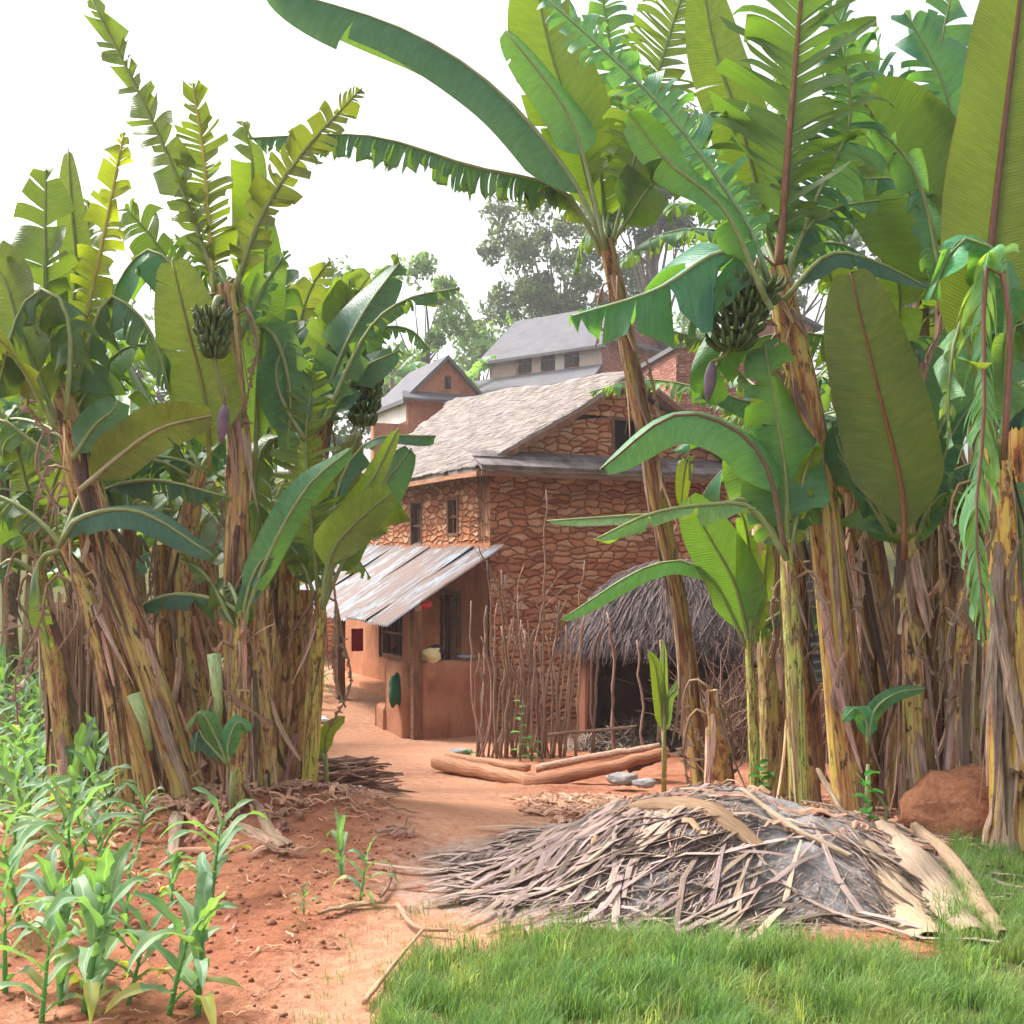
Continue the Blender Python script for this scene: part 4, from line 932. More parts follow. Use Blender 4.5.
r3, sp3, rr3 = banana('stout banana plant with a purple tipped fruit bunch hanging on its left side', 7.2, [(852, 800), (836, 640), (815, 450), (790, 330), (776, 268)], [44, 40, 34, 34, 24], [
    ([(778, 275), (786, 170), (794, 80), (804, -40)], 230, (.1, .95, .2), dict(tear=.80, t0=.12, tint=(.85, 1, .8), gap=.18, droop=.25, sweep=.6, rtint=(.28, .13, .07), rr=.024)),
    ([(770, 285), (742, 215), (660, 105), (540, -8)], 84, (-.1, -.9, .4), dict(tear=.62, t0=.1, tint=TE, gap=.18, droop=.3, dY=-.3, rtint=(.28, .42, .22))),
    ([(766, 300), (724, 210), (668, 162), (628, 112)], 66, (-.2, -.9, .5), dict(tear=.22, t0=.16, tint=(1., 1.25, .85), droop=.35, fold=.3, dY=-.45)),
    ([(772, 310), (730, 250), (655, 290), (572, 316)], 215, (0, -.85, .5), dict(tear=.3, t0=.12, tint=TE, prof=[(0, .3), (.1, 1), (.4, 1), (.55, .5), (.9, .32), (1, .05)], droop=1.0, fold=.6, dY=-.4, rtint=(.35, .5, .28))),
    ([(780, 280), (742, 130), (716, 55), (700, -30)], 76, (.3, .9, .2), dict(tear=.05, t0=.2, tint=YG, dY=.3)),
    ([(784, 300), (828, 255), (876, 262), (936, 292)], 44, 's', dict(tear=.1, t0=.1, tint=DK, fold=.5, dY=-.2)),
    ([(780, 290), (820, 190), (850, 120), (842, 40)], 130, 'c', dict(tear=.85, t0=.15, tint=(.6, .85, .8), gap=.15, droop=.6)),
    ([(772, 320), (752, 330), (728, 345), (700, 400)], 76, 'c', dict(tear=.1, t0=.15, tint=(.8, 1.1, .7), droop=.3)),
    ([(776, 300), (720, 190), (700, 120), (750, 110)], 60, 's', dict(tear=.3, t0=.3, tint=(1, 1.1, .8), fold=.5)),
    ([(784, 300), (800, 240), (830, 210), (880, 200)], 60, 's', dict(tear=.5, t0=.2, tint=(.9, 1.05, .7), fold=.7)),
    ([(790, 400), (760, 420), (780, 380), (800, 340)], 60, 'u', dict(tear=.3, t0=.2, tint=OL, dY=.2)),
], shagn=85, shagkw=dict(lmax=.9, flare=.07), tint=(1.15, 1.05, .85), group=GR)
bunch(r3, r3.location, P(778, 300, 7.1), P(748, 285, 7.0), P(728, 352, 6.95), 5, .17, P(712, 362, 6.95), .13)
banana('banana plant whose one large dark olive leaf hangs broad behind the fruiting plant', 7.9, [(905, 800), (880, 650), (862, 500), (858, 420)], [40, 36, 30, 20], [
    ([(945, 300), (930, 232), (903, 168), (862, 100)], 158, (.1, .95, .3), dict(tear=.06, t0=.08, tint=(.75, .85, .6), droop=.15, rtint=(.16, .05, .03), rr=.024)),
    ([(948, 290), (962, 190), (945, 90), (905, 10)], 130, 'c', dict(tear=.7, t0=.1, tint=TE, gap=.15)),
    ([(946, 290), (905, 130), (862, 60), (820, -10)], 140, 'c', dict(tear=.85, t0=.1, tint=(.7, .9, .95), dY=.3, gap=.2)),
    ([(858, 440), (850, 350), (835, 290), (820, 250)], 90, 'u', dict(tear=.2, tint=(1, 1, .6), dY=.3)),
    ([(858, 440), (890, 350), (900, 300), (890, 250)], 90, 'u', dict(tear=.2, tint=(1.1, 1.1, .6), dY=.4)),
    ([(858, 440), (830, 420), (800, 430), (790, 480)], 60, 's', dict(tear=.4, tint=DK)),
], shagn=60, shagkw=dict(lmax=.9), group=GR)
banana('tall dark stemmed banana plant with a purple bud among bluish leaves, near the right edge', 7.7, [(962, 790), (955, 620), (950, 450), (946, 285)], [40, 34, 28, 22], [
    ([(946, 300), (965, 200), (990, 120), (1010, 20)], 110, 'c', dict(tear=.5, tint=TE, dY=.2)),
    ([(946, 300), (925, 200), (900, 150), (852, 110)], 60, 'c', dict(tear=.5, tint=TE, fold=.6, droop=.5, dY=-.3)),
    ([(946, 300), (955, 220), (975, 160), (1008, 102)], 44, (-.4, -.8, .3), dict(tear=.1, tint=(.9, 1.2, 1.), fold=.9, dY=-.4)),
    ([(946, 300), (920, 210), (895, 180), (862, 180)], 50, 's', dict(tear=.5, tint=TE, droop=.6)),
    ([(946, 300), (958, 150), (940, 60), (960, -40)], 120, 'c', dict(tear=.7, tint=TE, gap=.2, dY=.5)),
    ([(950, 320), (975, 330), (985, 370), (975, 420)], 60, 'c', dict(tear=.3, tint=(.9, 1.15, 1.1))),
], shagn=60, shagkw=dict(lmax=1.), tint=(.8, .75, .75), group=GR)
banana('front right banana plant with a very large smooth leaf rising out of the picture', 6.5, [(1008, 800), (1004, 650), (1002, 520), (996, 440)], [44, 42, 34, 24], [
    ([(996, 470), (984, 335), (1000, 160), (1030, -80)], 132, (.05, .95, .15), dict(tear=.0, t0=.16, tint=(1.1, 1.05, .7), droop=.04, fold=.08, rtint=(.22, .10, .07), rr=.024, dY=-.2)),
    ([(1004, 460), (1010, 320), (992, 250), (984, 300), (984, 420), (976, 520), (986, 640)], 130, (-.2, -.95, .1), dict(tear=.6, t0=.30, tint=(2.1, 2.0, 1.9), droop=1.2, fold=.7, gap=.05, dY=-.5, sweep=.9, rtint=(.28, .13, .09), rr=.012)),
    ([(1004, 460), (1006, 330), (1004, 262), (960, 240), (930, 300)], 60, 'c', dict(tear=.2, t0=.4, tint=(.9, 1.25, 1.1), droop=.6, fold=.5, dY=-.4)),
    ([(1004, 460), (1010, 360), (1020, 320), (1050, 360)], 90, 'c', dict(tear=.4, t0=.2, tint=PG, droop=.7, fold=.5, dY=-.4)),
    ([(1000, 460), (970, 350), (962, 320), (950, 370), (948, 450)], 44, 'c', dict(tear=.5, t0=.3, tint=PG, droop=.9, dY=-.4)),
    ([(1000, 460), (1005, 470), (1020, 520), (1024, 600)], 60, 'c', dict(tear=.5, t0=.1, tint=(.9, 1.1, .8))),
], shagn=70, shagkw=dict(lmax=1.), tint=(1.5, 1.3, .9), group=GR)
banana('shaggy banana plant with one upright oval olive leaf and a brown midrib', 7.1, [(918, 805), (915, 700), (908, 600), (905, 520)], [36, 34, 30, 20], [
    ([(904, 560), (902, 490), (878, 390), (850, 272)], 112, (.05, .98, .1), dict(tear=.02, t0=.1, tint=(.95, .85, .75), droop=.03, fold=.05, rtint=(.24, .10, .04), dY=-.3)),
    ([(905, 560), (925, 480), (948, 400), (958, 320)], 66, 'c', dict(tear=.05, t0=.15, tint=DK)),
    ([(905, 560), (868, 490), (845, 460), (830, 420)], 56, 'c', dict(tear=.2, t0=.1, tint=(.7, .9, .8))),
    ([(905, 560), (935, 500), (965, 495), (985, 520)], 30, 's', dict(tear=.4, tint=YL, droop=1.)),
    ([(905, 560), (880, 520), (850, 470), (838, 455)], 40, 's', dict(tear=.4, tint=(1, 1, .7))),
    ([(905, 560), (925, 520), (950, 440), (975, 400)], 40, 'c', dict(tear=.2, tint=(.8, 1, .9))),
], shagn=80, shagkw=dict(lmax=.8, flare=.08), group=GR)
banana('young green banana plant with two light leaves arching left towards the house', 7.0, [(800, 780), (792, 640), (786, 540)], [24, 22, 15], [
    ([(787, 560), (768, 470), (732, 428), (672, 416), (600, 470)], 74, (0, -.8, .6), dict(tear=.04, t0=.22, tint=(1.15, 1.4, 1.1), fold=.45, droop=.5, dY=-.1, rtint=(.2, .12, .07))),
    ([(787, 560), (752, 508), (705, 505), (650, 514), (594, 540)], 40, (0, -.5, .85), dict(tear=.15, t0=.25, tint=PG, fold=.9, droop=.8, dY=-.2)),
    ([(787, 560), (755, 500), (700, 512), (640, 515), (547, 521)], 26, (0, -.6, .8), dict(tear=.0, t0=.55, tint=PG, fold=.4, droop=.2, dY=.1)),
    ([(788, 560), (786, 480), (776, 410), (764, 342)], 118, 'c', dict(tear=.25, t0=.1, tint=(.95, 1.2, .85), droop=.35, fold=.3)),
    ([(788, 560), (768, 500), (748, 475), (735, 436)], 72, (-.3, -.9, .3), dict(tear=.3, t0=.1, tint=(1.1, 1.25, 1.1), dY=.2)),
    ([(789, 560), (800, 500), (806, 470), (818, 440)], 36, 'u', dict(tear=.3, tint=YG)),
    ([(788, 560), (770, 420), (740, 400), (690, 385)], 60, 's', dict(tear=.3, t0=.4, tint=TE, fold=.6, droop=.6, dY=.4)),
], shagn=30, shagkw=dict(lmax=.6, wmax=.05), tint=(1., 1.3, 1.), group=GR)
banana('small bright green banana sucker in front of the thatched hut', 7.9, [(756, 770), (752, 700), (748, 640)], [12, 12, 8], [
    ([(750, 650), (735, 585), (708, 535), (688, 498)], 72, 'u', dict(tear=.0, t0=.1, tint=(1.2, 1.4, .9), droop=.0, rr=.012)),
    ([(750, 650), (752, 580), (744, 520), (732, 500)], 56, 'u', dict(tear=.2, t0=.1, tint=(1.5, 1.5, .9), rr=.012)),
    ([(748, 650), (706, 572), (650, 566), (560, 620)], 36, (0, -.55, .8), dict(tear=.0, t0=.3, tint=(1.4, 1.7, 1.), fold=.5, droop=.4, rr=.010)),
    ([(750, 650), (762, 600), (766, 560), (768, 540)], 26, 'u', dict(tear=.2, tint=YG, rr=.01)),
], shagn=0, tint=(1, 1.4, 1), group=GR)
for i, (a, b, c, w1, w2, Y, lab, tn) in enumerate((
        ((774, 780), (770, 660), (764, 508), 30, 26, 8.6, 'headless banana stem cut off square, just right of the slim leaning one', (.85, .95, .9)),
        ((812, 790), (800, 680), (794, 560), 26, 18, 7.8, 'thin brown banana stem left of the stout one', (.9, .8, .7)),
        ((868, 800), (866, 700), (846, 480), 36, 26, 7.6, 'ragged brown banana stem directly right of the stout one', (.9, .8, .7)),
        ((893, 800), (905, 640), (925, 480), 34, 26, 7.5, 'pale shaggy banana stem leaning right in the middle of the right clump', (.85, .85, .8)),
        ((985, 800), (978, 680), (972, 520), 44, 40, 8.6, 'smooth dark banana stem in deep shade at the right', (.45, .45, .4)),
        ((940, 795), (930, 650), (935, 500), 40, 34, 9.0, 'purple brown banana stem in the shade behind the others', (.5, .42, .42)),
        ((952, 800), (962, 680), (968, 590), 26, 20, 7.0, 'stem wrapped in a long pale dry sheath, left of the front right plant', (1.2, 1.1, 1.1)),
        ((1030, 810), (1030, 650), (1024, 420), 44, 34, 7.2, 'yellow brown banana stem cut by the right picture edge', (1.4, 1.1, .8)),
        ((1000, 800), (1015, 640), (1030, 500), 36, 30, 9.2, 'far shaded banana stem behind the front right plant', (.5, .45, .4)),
        ((722, 790), (718, 740), (712, 690), 34, 14, 8.1, 'short dry sheath stump at the foot of the slim leaning plant', (.9, .7, .6)),
        )):
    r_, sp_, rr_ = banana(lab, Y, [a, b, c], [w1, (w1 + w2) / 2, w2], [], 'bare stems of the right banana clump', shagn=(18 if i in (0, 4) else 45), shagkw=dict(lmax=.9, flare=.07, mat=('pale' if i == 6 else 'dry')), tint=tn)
# purple bud on the dark stemmed plant
m_ = MB(P(927, 268, 7.4)); 
# ---- back rows fill the clumps in depth
pos = [(-6.95, 15.8, 3.0), (-6.55, 15.1, 2.8), (-6.2, 14.7, 2.5), (-7.3, 15.8, 3.4), (-6.6, 16.4, 3.5), (-5.9, 15.6, 3.3), (-5.3, 16.6, 3.3), (-8.0, 17.2, 3.6), (-6.9, 18., 3.7), (-5.0, 15.0, 3.0), (-4.4, 16.0, 2.6), (-3.3, 9.6, 2.7), (-2.75, 10.6, 2.5), (-3.3, 12.4, 2.6), (-2.6, 9.4, 2.3), (-2.9, 8.7, 2.2), (-8.9, 16.4, 3.6), (-3.9, 13.6, 2.6),
       (3.3, 9.6, 3.3), (4.4, 9.2, 3.4), (3.9, 10.9, 3.6), (5.3, 10.6, 3.6), (2.75, 10.4, 3.2), (4.9, 12.6, 3.6), (6.4, 12.2, 3.8), (3.2, 12.6, 3.3), (6.2, 9.6, 3.2), (7.6, 14, 3.8), (4.2, 8.3, 2.6), (3.0, 8.9, 4.2), (4.0, 9.9, 4.9), (2.2, 9.3, 4.3), (5.0, 8.8, 4.6)]
LABB = ['banana plant in the shade at the back of the left clump', 'banana plant in the shade at the back of the right clump']
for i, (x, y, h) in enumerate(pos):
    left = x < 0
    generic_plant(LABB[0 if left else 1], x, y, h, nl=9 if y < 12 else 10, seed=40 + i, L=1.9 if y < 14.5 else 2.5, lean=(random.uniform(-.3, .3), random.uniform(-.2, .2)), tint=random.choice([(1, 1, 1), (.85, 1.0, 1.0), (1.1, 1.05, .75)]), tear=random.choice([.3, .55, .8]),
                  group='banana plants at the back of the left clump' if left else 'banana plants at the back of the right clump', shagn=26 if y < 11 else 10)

# ------------------------------------------------------------------ thatched hut
hc = V((2.36, 14.75, -.78)); hut = empty('thatched_hut', hc, 'low open fronted hut with a shaggy grey thatched roof, behind the stick fence', 'hut')
def hr(q, k): # roof radius fraction k, angle q
    rx, ry = 1.68, 1.45
    e = .06 * noise.noise(V((math.cos(q) * 2, math.sin(q) * 2, 1))) * k
    x, y = math.copysign(abs(math.cos(q)) ** .8, math.cos(q)), math.copysign(abs(math.sin(q)) ** .8, math.sin(q))
    return V((hc.x - .10 * (1 - k) + rx * k * (1 + e) * x, hc.y + ry * k * (1 + e) * y, hc.z + 2.36 - .95 * k ** 2.6 + .07 * noise.noise(V((x * 3 * k, y * 3 * k, 2))) - (.2 * max(0, math.cos(q)) * k)))
m_ = MB(hc); rows = [[hr(2 * math.pi * (j % 56) / 56, .02 + .98 * i / 14) for j in range(57)] for i in range(15)]
m_.grid(rows, lambda i, j: (j * .12, i * .12), True); m_.grid([[p - UP * .14 + (hc - p) * .04 for p in r] for r in rows], lambda i, j: (j * .12, i * .12)); m_.grid([rows[-1], [p - UP * .14 for p in rows[-1]]], lambda i, j: (j * .12, i * .12))
th_ = m_.build('roof', M['thatch'], hut)
m_ = MB(hc)
for k in range(3400):
    q = random.uniform(math.pi * .75, math.pi * 2.25); k0 = random.uniform(.08, 1) ** .7; ln = random.uniform(.18, .42); g0 = random.uniform(.35, 1.35); m_.col = (g0, g0 * .94, g0 * .95)
    a_, b_ = hr(q, k0), hr(q + random.gauss(0, .07), min(1.06, k0 + ln / 1.5)); mid = a_.lerp(b_, .5) + UP * random.uniform(.015, .06)
    if k0 + ln / 1.5 > 1.0: b_ = b_ - UP * random.uniform(0, .14)
    m_.ribbon([a_ + UP * .01, mid, b_ + UP * random.uniform(.0, .045)], [.014, .018, .006], UP, .2)
m_.build('thatch_straw', M['thatch'], th_)
m_ = MB(hc)
for (x, y, h, r_) in ((-.62, -1.15, 1.25, .05), (.30, -1.22, 1.3, .06), (1.2, -1.1, 1.2, .05), (-1.1, .9, 1.3, .05), (1.2, 1.0, 1.3, .05)):
    p = hc + V((x, y, 0)); p.z = ghf(p.x, p.y) - .1; m_ = MB(hc); m_.tube(spline([p, p + V((.03, 0, h * .5)), p + V((-.03, 0, h))], 7), r_, 9, wob=.08); m_.build('hut_post', M['stick'], hut)

m_ = MB(hc); m_.col = (.36, .30, .30)  # mud colour darkened, gloom of the hut interior put into it
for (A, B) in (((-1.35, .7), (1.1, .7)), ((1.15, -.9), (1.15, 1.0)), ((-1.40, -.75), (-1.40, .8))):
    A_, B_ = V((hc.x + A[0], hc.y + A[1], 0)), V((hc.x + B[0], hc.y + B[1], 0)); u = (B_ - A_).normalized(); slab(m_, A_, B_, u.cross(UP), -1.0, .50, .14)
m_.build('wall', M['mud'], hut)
# dry brush leaning over the right side of the hut
br_ = MB((2.9, 13.0, -.7))
for k in range(420):
    x = random.uniform(2.05, 3.45); y = random.uniform(12.3, 13.4); z0 = ghf(x, y); h = random.uniform(.5, 1.75) * (1 - .25 * abs(x - 2.7)); p = V((x, y, z0)); g0 = random.uniform(.5, 1.1); br_.col = (g0, g0 * .92, g0 * .88)
    pts = [p]; d = V((random.gauss(0, .22), random.gauss(.15, .15), 1)).normalized()
    for s in range(5): d = (d + V((random.gauss(0, .28), random.gauss(0, .2), -.06 * s))).normalized(); pts.append(pts[-1] + d * h / 5)
    br_.tube(pts, [.012, .011, .009, .007, .005, .003], 4, False)
tag(br_.build('brush_heap', M['stick']), 'tangled heap of dry twigs leaning against the right side of the hut', 'brush heap')
# corrugated sheet leaning behind the stems
m_ = MB(P(800, 640, 9.7)); c0 = P(772, 690, 9.7); u = V((.96, .1, .12)).normalized(); v_ = V((-.05, .3, 1)).normalized()
rows = []
for i in range(70):
    t = i / 69 * .95; rows.append([c0 + v_ * t + u * s_ * .55 + u.cross(v_) * .022 * math.sin(t * 2 * math.pi / .078) for s_ in (0, .5, 1)])
m_.grid(rows, lambda i, j: (i * .0138, j * .3)); tag(m_.build('corrugated_sheet', M['tin2']), 'bluish corrugated metal sheet propped between the banana stems beside the hut', 'metal sheet')
# straw inside the hut
m_ = MB((1.6, 14., -.7))
for k in range(900):
    a_ = random.random() * 6.3; r_ = random.random() ** .5; x, y = 1.55 + .95 * r_ * math.cos(a_), 14.0 + .55 * r_ * math.sin(a_); z = ghf(x, y) + .38 * (1 - r_ * r_) * random.random() + .02; d = V((random.gauss(0, 1), random.gauss(0, 1), random.gauss(0, .5))).normalized() * random.uniform(.08, .2)
    g0 = random.uniform(.5, 1.3); m_.col = (g0, g0 * .95, g0 * .9); m_.ribbon([V((x, y, z)) - d, V((x, y, z + .02)), V((x, y, z)) + d], [.008, .014, .006], UP, .2)
tag(m_.build('straw_pile', M['drygrey']), 'low pile of dry straw on the hut floor behind the sticks', 'straw pile')

# ------------------------------------------------------------------ stick fence
fo = G(540, 756); fence = empty('stick_fence', fo, 'rough fence of bare upright sticks between the mud parapet and the hut', 'fence')
def stick(pts, r0, r1, parent=None, off=V((0, 0, 0)), name='stick', fork=0):
    m = MB(off); sp = spline(pts, 12); sp = [p + V((noise.noise(p * 4 + V((r0 * 900, 0, 0))) * .05, noise.noise(p * 4 + V((0, r0 * 900, 0))) * .04, 0)) * (1 if 0 < i < 11 else .0) for i, p in enumerate(sp)]
    g0 = random.uniform(.6, 1.35); m.col = (g0, g0 * random.uniform(.88, 1), g0 * random.uniform(.8, 1))
    m.tube(sp, [r0 + (r1 - r0) * i / 11 for i in range(12)], 7, wob=.12)
    for f in range(fork):
        i = random.randint(5, 10); d = V((random.gauss(0, .6), random.gauss(0, .3), 1)).normalized(); p = sp[i]; q = [p]
        for s in range(5): d = (d + V((random.gauss(0, .45), random.gauss(0, .2), .1))).normalized(); q.append(q[-1] + d * random.uniform(.06, .12))
        m.tube(q, [r1 * .9, r1 * .8, r1 * .7, r1 * .55, r1 * .4, r1 * .25], 5)
    return m.build(name, M['stick'], parent)
def gp(px, py, Y): p = P(px, py, Y); return V((p.x, p.y, ghf(p.x, p.y) - .03))
for k in range(34):
    px = 476 + k * 2.15 + random.uniform(-1.5, 1.5); Y = 13.2 + random.uniform(-.15, .2); top = random.uniform(598, 668) - (30 if random.random() < .15 else 0)
    if px > 500: top += 8
    stick([gp(px + random.gauss(0, 5), 0, Y), P(px + random.gauss(0, 4), 690, Y), P(px + random.gauss(0, 6), top, Y)], .015, .009, fence, fo, fork=1 if random.random() < .25 else 0)
for (pts, f) in (([(497, 750), (492, 640), (487, 560)], 3), ([(505, 752), (512, 640), (524, 565)], 4), ([(515, 755), (500, 600), (478, 545)], 2), ([(545, 755), (544, 600), (546, 490)], 0), ([(560, 755), (572, 650), (585, 560)], 2), ([(532, 752), (535, 640), (548, 590)], 4), ([(525, 755), (520, 650), (505, 575)], 4), ([(560, 755), (556, 640), (566, 600)], 2)):
    stick([gp(pts[0][0], 0, 13.0)] + [P(a, b, 13.0) for a, b in pts[1:]], .016, .007, fence, fo, fork=f)
for pts in ([(549, 760), (562, 690), (566, 625)], [(564, 760), (569, 690), (571, 640)], [(576, 758), (580, 660), (590, 598)], [(592, 757), (598, 660), (603, 615)], [(563, 760), (575, 670), (583, 640)], [(614, 756), (613, 680), (607, 612)], [(616, 690), (612, 650), (610, 628)], [(596, 757), (590, 680), (600, 630)], [(553, 758), (560, 650), (556, 605)], [(541, 758), (545, 700), (560, 600)], [(643, 750), (640, 690), (637, 640)]):
    stick([gp(pts[0][0], 0, 12.9)] + [P(a, b, 12.9) for a, b in pts[1:]], .017, .011, fence, fo)
m_ = stick([P(548, 735, 12.8), P(600, 730, 12.82), P(637, 726, 12.8)], .02, .014, fence, fo, 'cross_stick')
# big timbers in front of the fence
def timber(name, label, a, b, Ya, Yb, r, mat='timber', sq=True, bend=0, col=(1, 1, 1), taper=.8):
    A, B = P(*a, Ya), P(*b, Yb); m = MB(A); n = 12; rows = []; t = (B - A).normalized(); x = t.cross(UP).normalized(); y = x.cross(t); m.col = col
    k_ = 12; sd0 = random.random() * 50
    for i in range(n + 1):
        c = A.lerp(B, i / n) + x * bend * math.sin(math.pi * i / n) + y * .02 * noise.noise(V((i * .6, sd0, 0))); rr_ = r * (1 + (taper - 1) * i / n)
        row = []
        for j in range(k_ + 1):
            q = 2 * math.pi * (j % k_) / k_; f = 1 / max(abs(math.cos(q)), abs(math.sin(q))) if sq else 1
            f = min(f, 1.28); f *= 1 + .12 * noise.noise(V((math.cos(q) * 2, math.sin(q) * 2, i * .5 + sd0)))
            row.append(c + (x * math.cos(q) * 1.05 + y * math.sin(q) * .8) * rr_ * f)
        rows.append(row)
    i_ = m.grid(rows, lambda i, j: (j * .08, i * .2)); m.face(i_[0][:-1]); m.face(list(reversed(i_[-1][:-1])))
    o = m.build(name, M[mat]); return tag(o, label, 'timber')
timber('timber_beam', 'squared red brown beam lying nearest the path, left of the log', (438, 762), (534, 782), 11.7, 10.5, .085)
timber('timber_plank', 'thin split plank lying behind the squared beam', (448, 756), (528, 768), 12.2, 11.3, .05)
timber('fallen_log', 'rough forked log lying at an angle in front of the hut', (524, 785), (668, 752), 10.35, 10.6, .085, 'timber', False, .06, (.8, .72, .72), .75)
timber('pale_log', 'thin pale log lying behind the rough log', (536, 769), (660, 746), 11.2, 11.3, .05, 'stick', False, -.05, (1.3, 1.15, 1.05), .8)
timber('short_log', 'short dark log by the foot of the slim banana plant', (628, 768), (664, 756), 10.6, 10.7, .06, 'stick', False, 0, (.35, .3, .3), .8)
timber('cut_stalk', 'upright pale cut post standing by the slim banana plant', (664, 770), (662, 640), 9.6, 9.6, .022, 'stick', False, .03, (1.1, 1.1, .9), .8)
for (c, s_, lab) in (((622, 779, 9.9), .10, 'flat red stone in front of the rough log'), ((645, 783, 9.6), .07, 'small pale stone right of the flat red stone'), ((460, 752, 12.6), .09, 'grey lump of stone at the left foot of the stick fence')):
    blob('stone', P(*c), s_, 'ash', lab, 'stone', (.9, .6, .5), 1.5, 1, .55, .3, seed=c[0])
# young upright suckers and weeds
def leaf_blade(mb, p, d, ln, wd, col, droop=.5, nrm=UP, seg=6, curl=-.25, prof=None):
    pts = [p]; ws = []; dd = d.normalized()
    for s in range(seg): dd = (dd + G_ * droop * (.3 + s / seg) * .5).normalized(); pts.append(pts[-1] + dd * ln / seg)
    for s in range(seg + 1): t = s / seg; ws.append(wd * (prof(t) if prof else (math.sin(math.pi * min(1, t * .92 + .10)) ** .6)))
    mb.col = col; mb.ribbon(pts, ws, nrm, curl)
def broad_weed(label, px, py, hpx, Y, n=9, ls=.16, seed=0, cat='weed', col=(.8, 1.1, .9)):
    rnd = random.Random(seed); b = P(px, py, Y); b.z = ghf(b.x, b.y); h = hpx * Y / F; o = empty('weed', b, label, cat, None); st = MB(b); lv = MB(b)
    st.tube(spline([b, b + V((rnd.gauss(0, .05), 0, h * .5)), b + V((rnd.gauss(0, .08), 0, h))], 7), [.012, .011, .010, .008, .007, .005, .003], 6)
    for k in range(n):
        t = (k + .6) / n; p = b + V((0, 0, h * t)); az = k * 2.4 + rnd.random(); d = V((math.cos(az), math.sin(az), .5)); g0 = rnd.uniform(.8, 1.2)
        leaf_blade(lv, p, d, ls * rnd.uniform(.7, 1.2), ls * .55, (col[0] * g0, col[1] * g0, col[2] * g0), .5)
    s = st.build('stem', M['rib'], o); s.color = (.2, .25, .1, 1); lv.build('foliage', M['bush'], o); return o
def rosette_sucker(label, px, py, Y, leaves, stem_h, tint=(1.2, 1.3, .8)):
    b = P(px, py, Y); b.z = ghf(b.x, b.y); o = empty('banana_sucker', b, label, 'banana sucker', 'young banana suckers'); m = MB(b); h = stem_h * Y / F
    m.tube([b, b + UP * h * .6, b + UP * h], [.022, .018, .010], 8); s = m.build('stem', M['rib'], o); s.color = (.33, .38, .15, 1)
    for (L, wpx, n, kw) in leaves: banana_leaf(o, b, px_pts(L, Y), wpx * Y / F, n, rr=.007, **kw)
    return o
rosette_sucker('single bright leaf sucker beside the clean green stem, above the stick heap', 326, 792, 8.0, [([(326, 760), (325, 742), (330, 728), (345, 716)], 20, 'u', dict(tear=0, tint=YG, droop=0)), ([(326, 765), (318, 750), (316, 740), (314, 735)], 8, 'c', dict(tear=0))], 40)
rosette_sucker('small sucker with a round green leaf in front of the central left stems', 232, 800, 6.8, [([(230, 765), (228, 745), (238, 722), (252, 732)], 24, 'c', dict(tear=0, tint=(.9, 1.2, .8), droop=.1)), ([(228, 765), (215, 735), (200, 712), (184, 730)], 24, (-.3, -.5, .8), dict(tear=0, tint=YG, droop=.3)), ([(228, 765), (205, 740), (198, 730), (194, 755)], 24, 'c', dict(tear=0, tint=DK))], 40)
rosette_sucker('little sucker with two green leaves in front of the stout banana stem', 868, 800, 6.9, [([(868, 745), (866, 722), (856, 708), (842, 722)], 24, (-.4, -.8, .5), dict(tear=0, tint=(.8, 1.3, .8), droop=.3)), ([(868, 745), (874, 712), (895, 694), (926, 688)], 22, (.2, -.8, .6), dict(tear=0, tint=(.8, 1.1, .7), droop=.2))], 60)
rosette_sucker('thin sucker with two pale leaves beside the slim leaning banana stem', 664, 772, 9.2, [([(664, 740), (660, 700), (655, 665), (648, 650)], 18, 'u', dict(tear=0, tint=YG)), ([(664, 740), (668, 700), (675, 690), (682, 675)], 14, 'c', dict(tear=0)), ([(664, 740), (664, 690), (664, 650), (663, 640)], 10, 'c', dict(tear=0, tint=PG))], 80)
broad_weed('leafy dark green weed at the foot of the headless stem', 762, 785, 46, 7.8, 14, .13, 1)
broad_weed('tall branching weed with bright leaves in front of the stout banana plant', 866, 815, 76, 6.3, 14, .10, 2, col=(.9, 1.4, .8))
broad_weed('small weed sprouting beside the slim leaning plant', 711, 770, 34, 8.2, 6, .10, 3)
broad_weed('pale leaved seedling inside the stick fence', 520, 757, 62, 12.7, 10, .11, 4, col=(1.4, 1.5, 1.4))
broad_weed('low green weed right of the seedling by the fence', 532, 757, 26, 12.6, 8, .12, 5)
broad_weed('small leafy weed left of the squared beam', 470, 760, 14, 12.5, 8, .10, 6)
# trailing vine of weeds by the left corn

# ------------------------------------------------------------------ ash mound with dead leaves
MC = V((1.03, 6.05, 0))
def mz(x, y):
    dx, dy = (x - MC.x) / (1.42 if x > MC.x else 1.2), (y - MC.y) / 1.0
    r = math.hypot(dx, dy * (1 + .0 * dx)); h = .37 * max(0, 1 - r ** 1.7) * (1.05 - .25 * sstep(.0, -1.0, dx))
    return h + (.05 * noise.fractal(V((x * 2.2, y * 2.2, 7)), 1, 2, 4) + .012 * noise.noise(V((x * 16, y * 16, 1)))) * min(1, h * 8)
m_ = MB(MC); nx, ny = 96, 76; mg = []
for j in range(ny + 1):
    y = MC.y - 1.25 + 2.5 * j / ny; mg.append([V((x, y, ghf(x, y) - .035 + mz(x, y) * 1.02)) for x in [MC.x - 1.55 + 3.1 * i / nx for i in range(nx + 1)]])
m_.grid(mg, None, True)
tag(m_.build('ash_mound', M['ash']), 'low mound of grey ash and soil behind the grass strip', 'mound')
def msurf(x, y): return max(ghf(x, y), ghf(x, y) - .035 + mz(x, y) * 1.02)
lt = MB(MC)
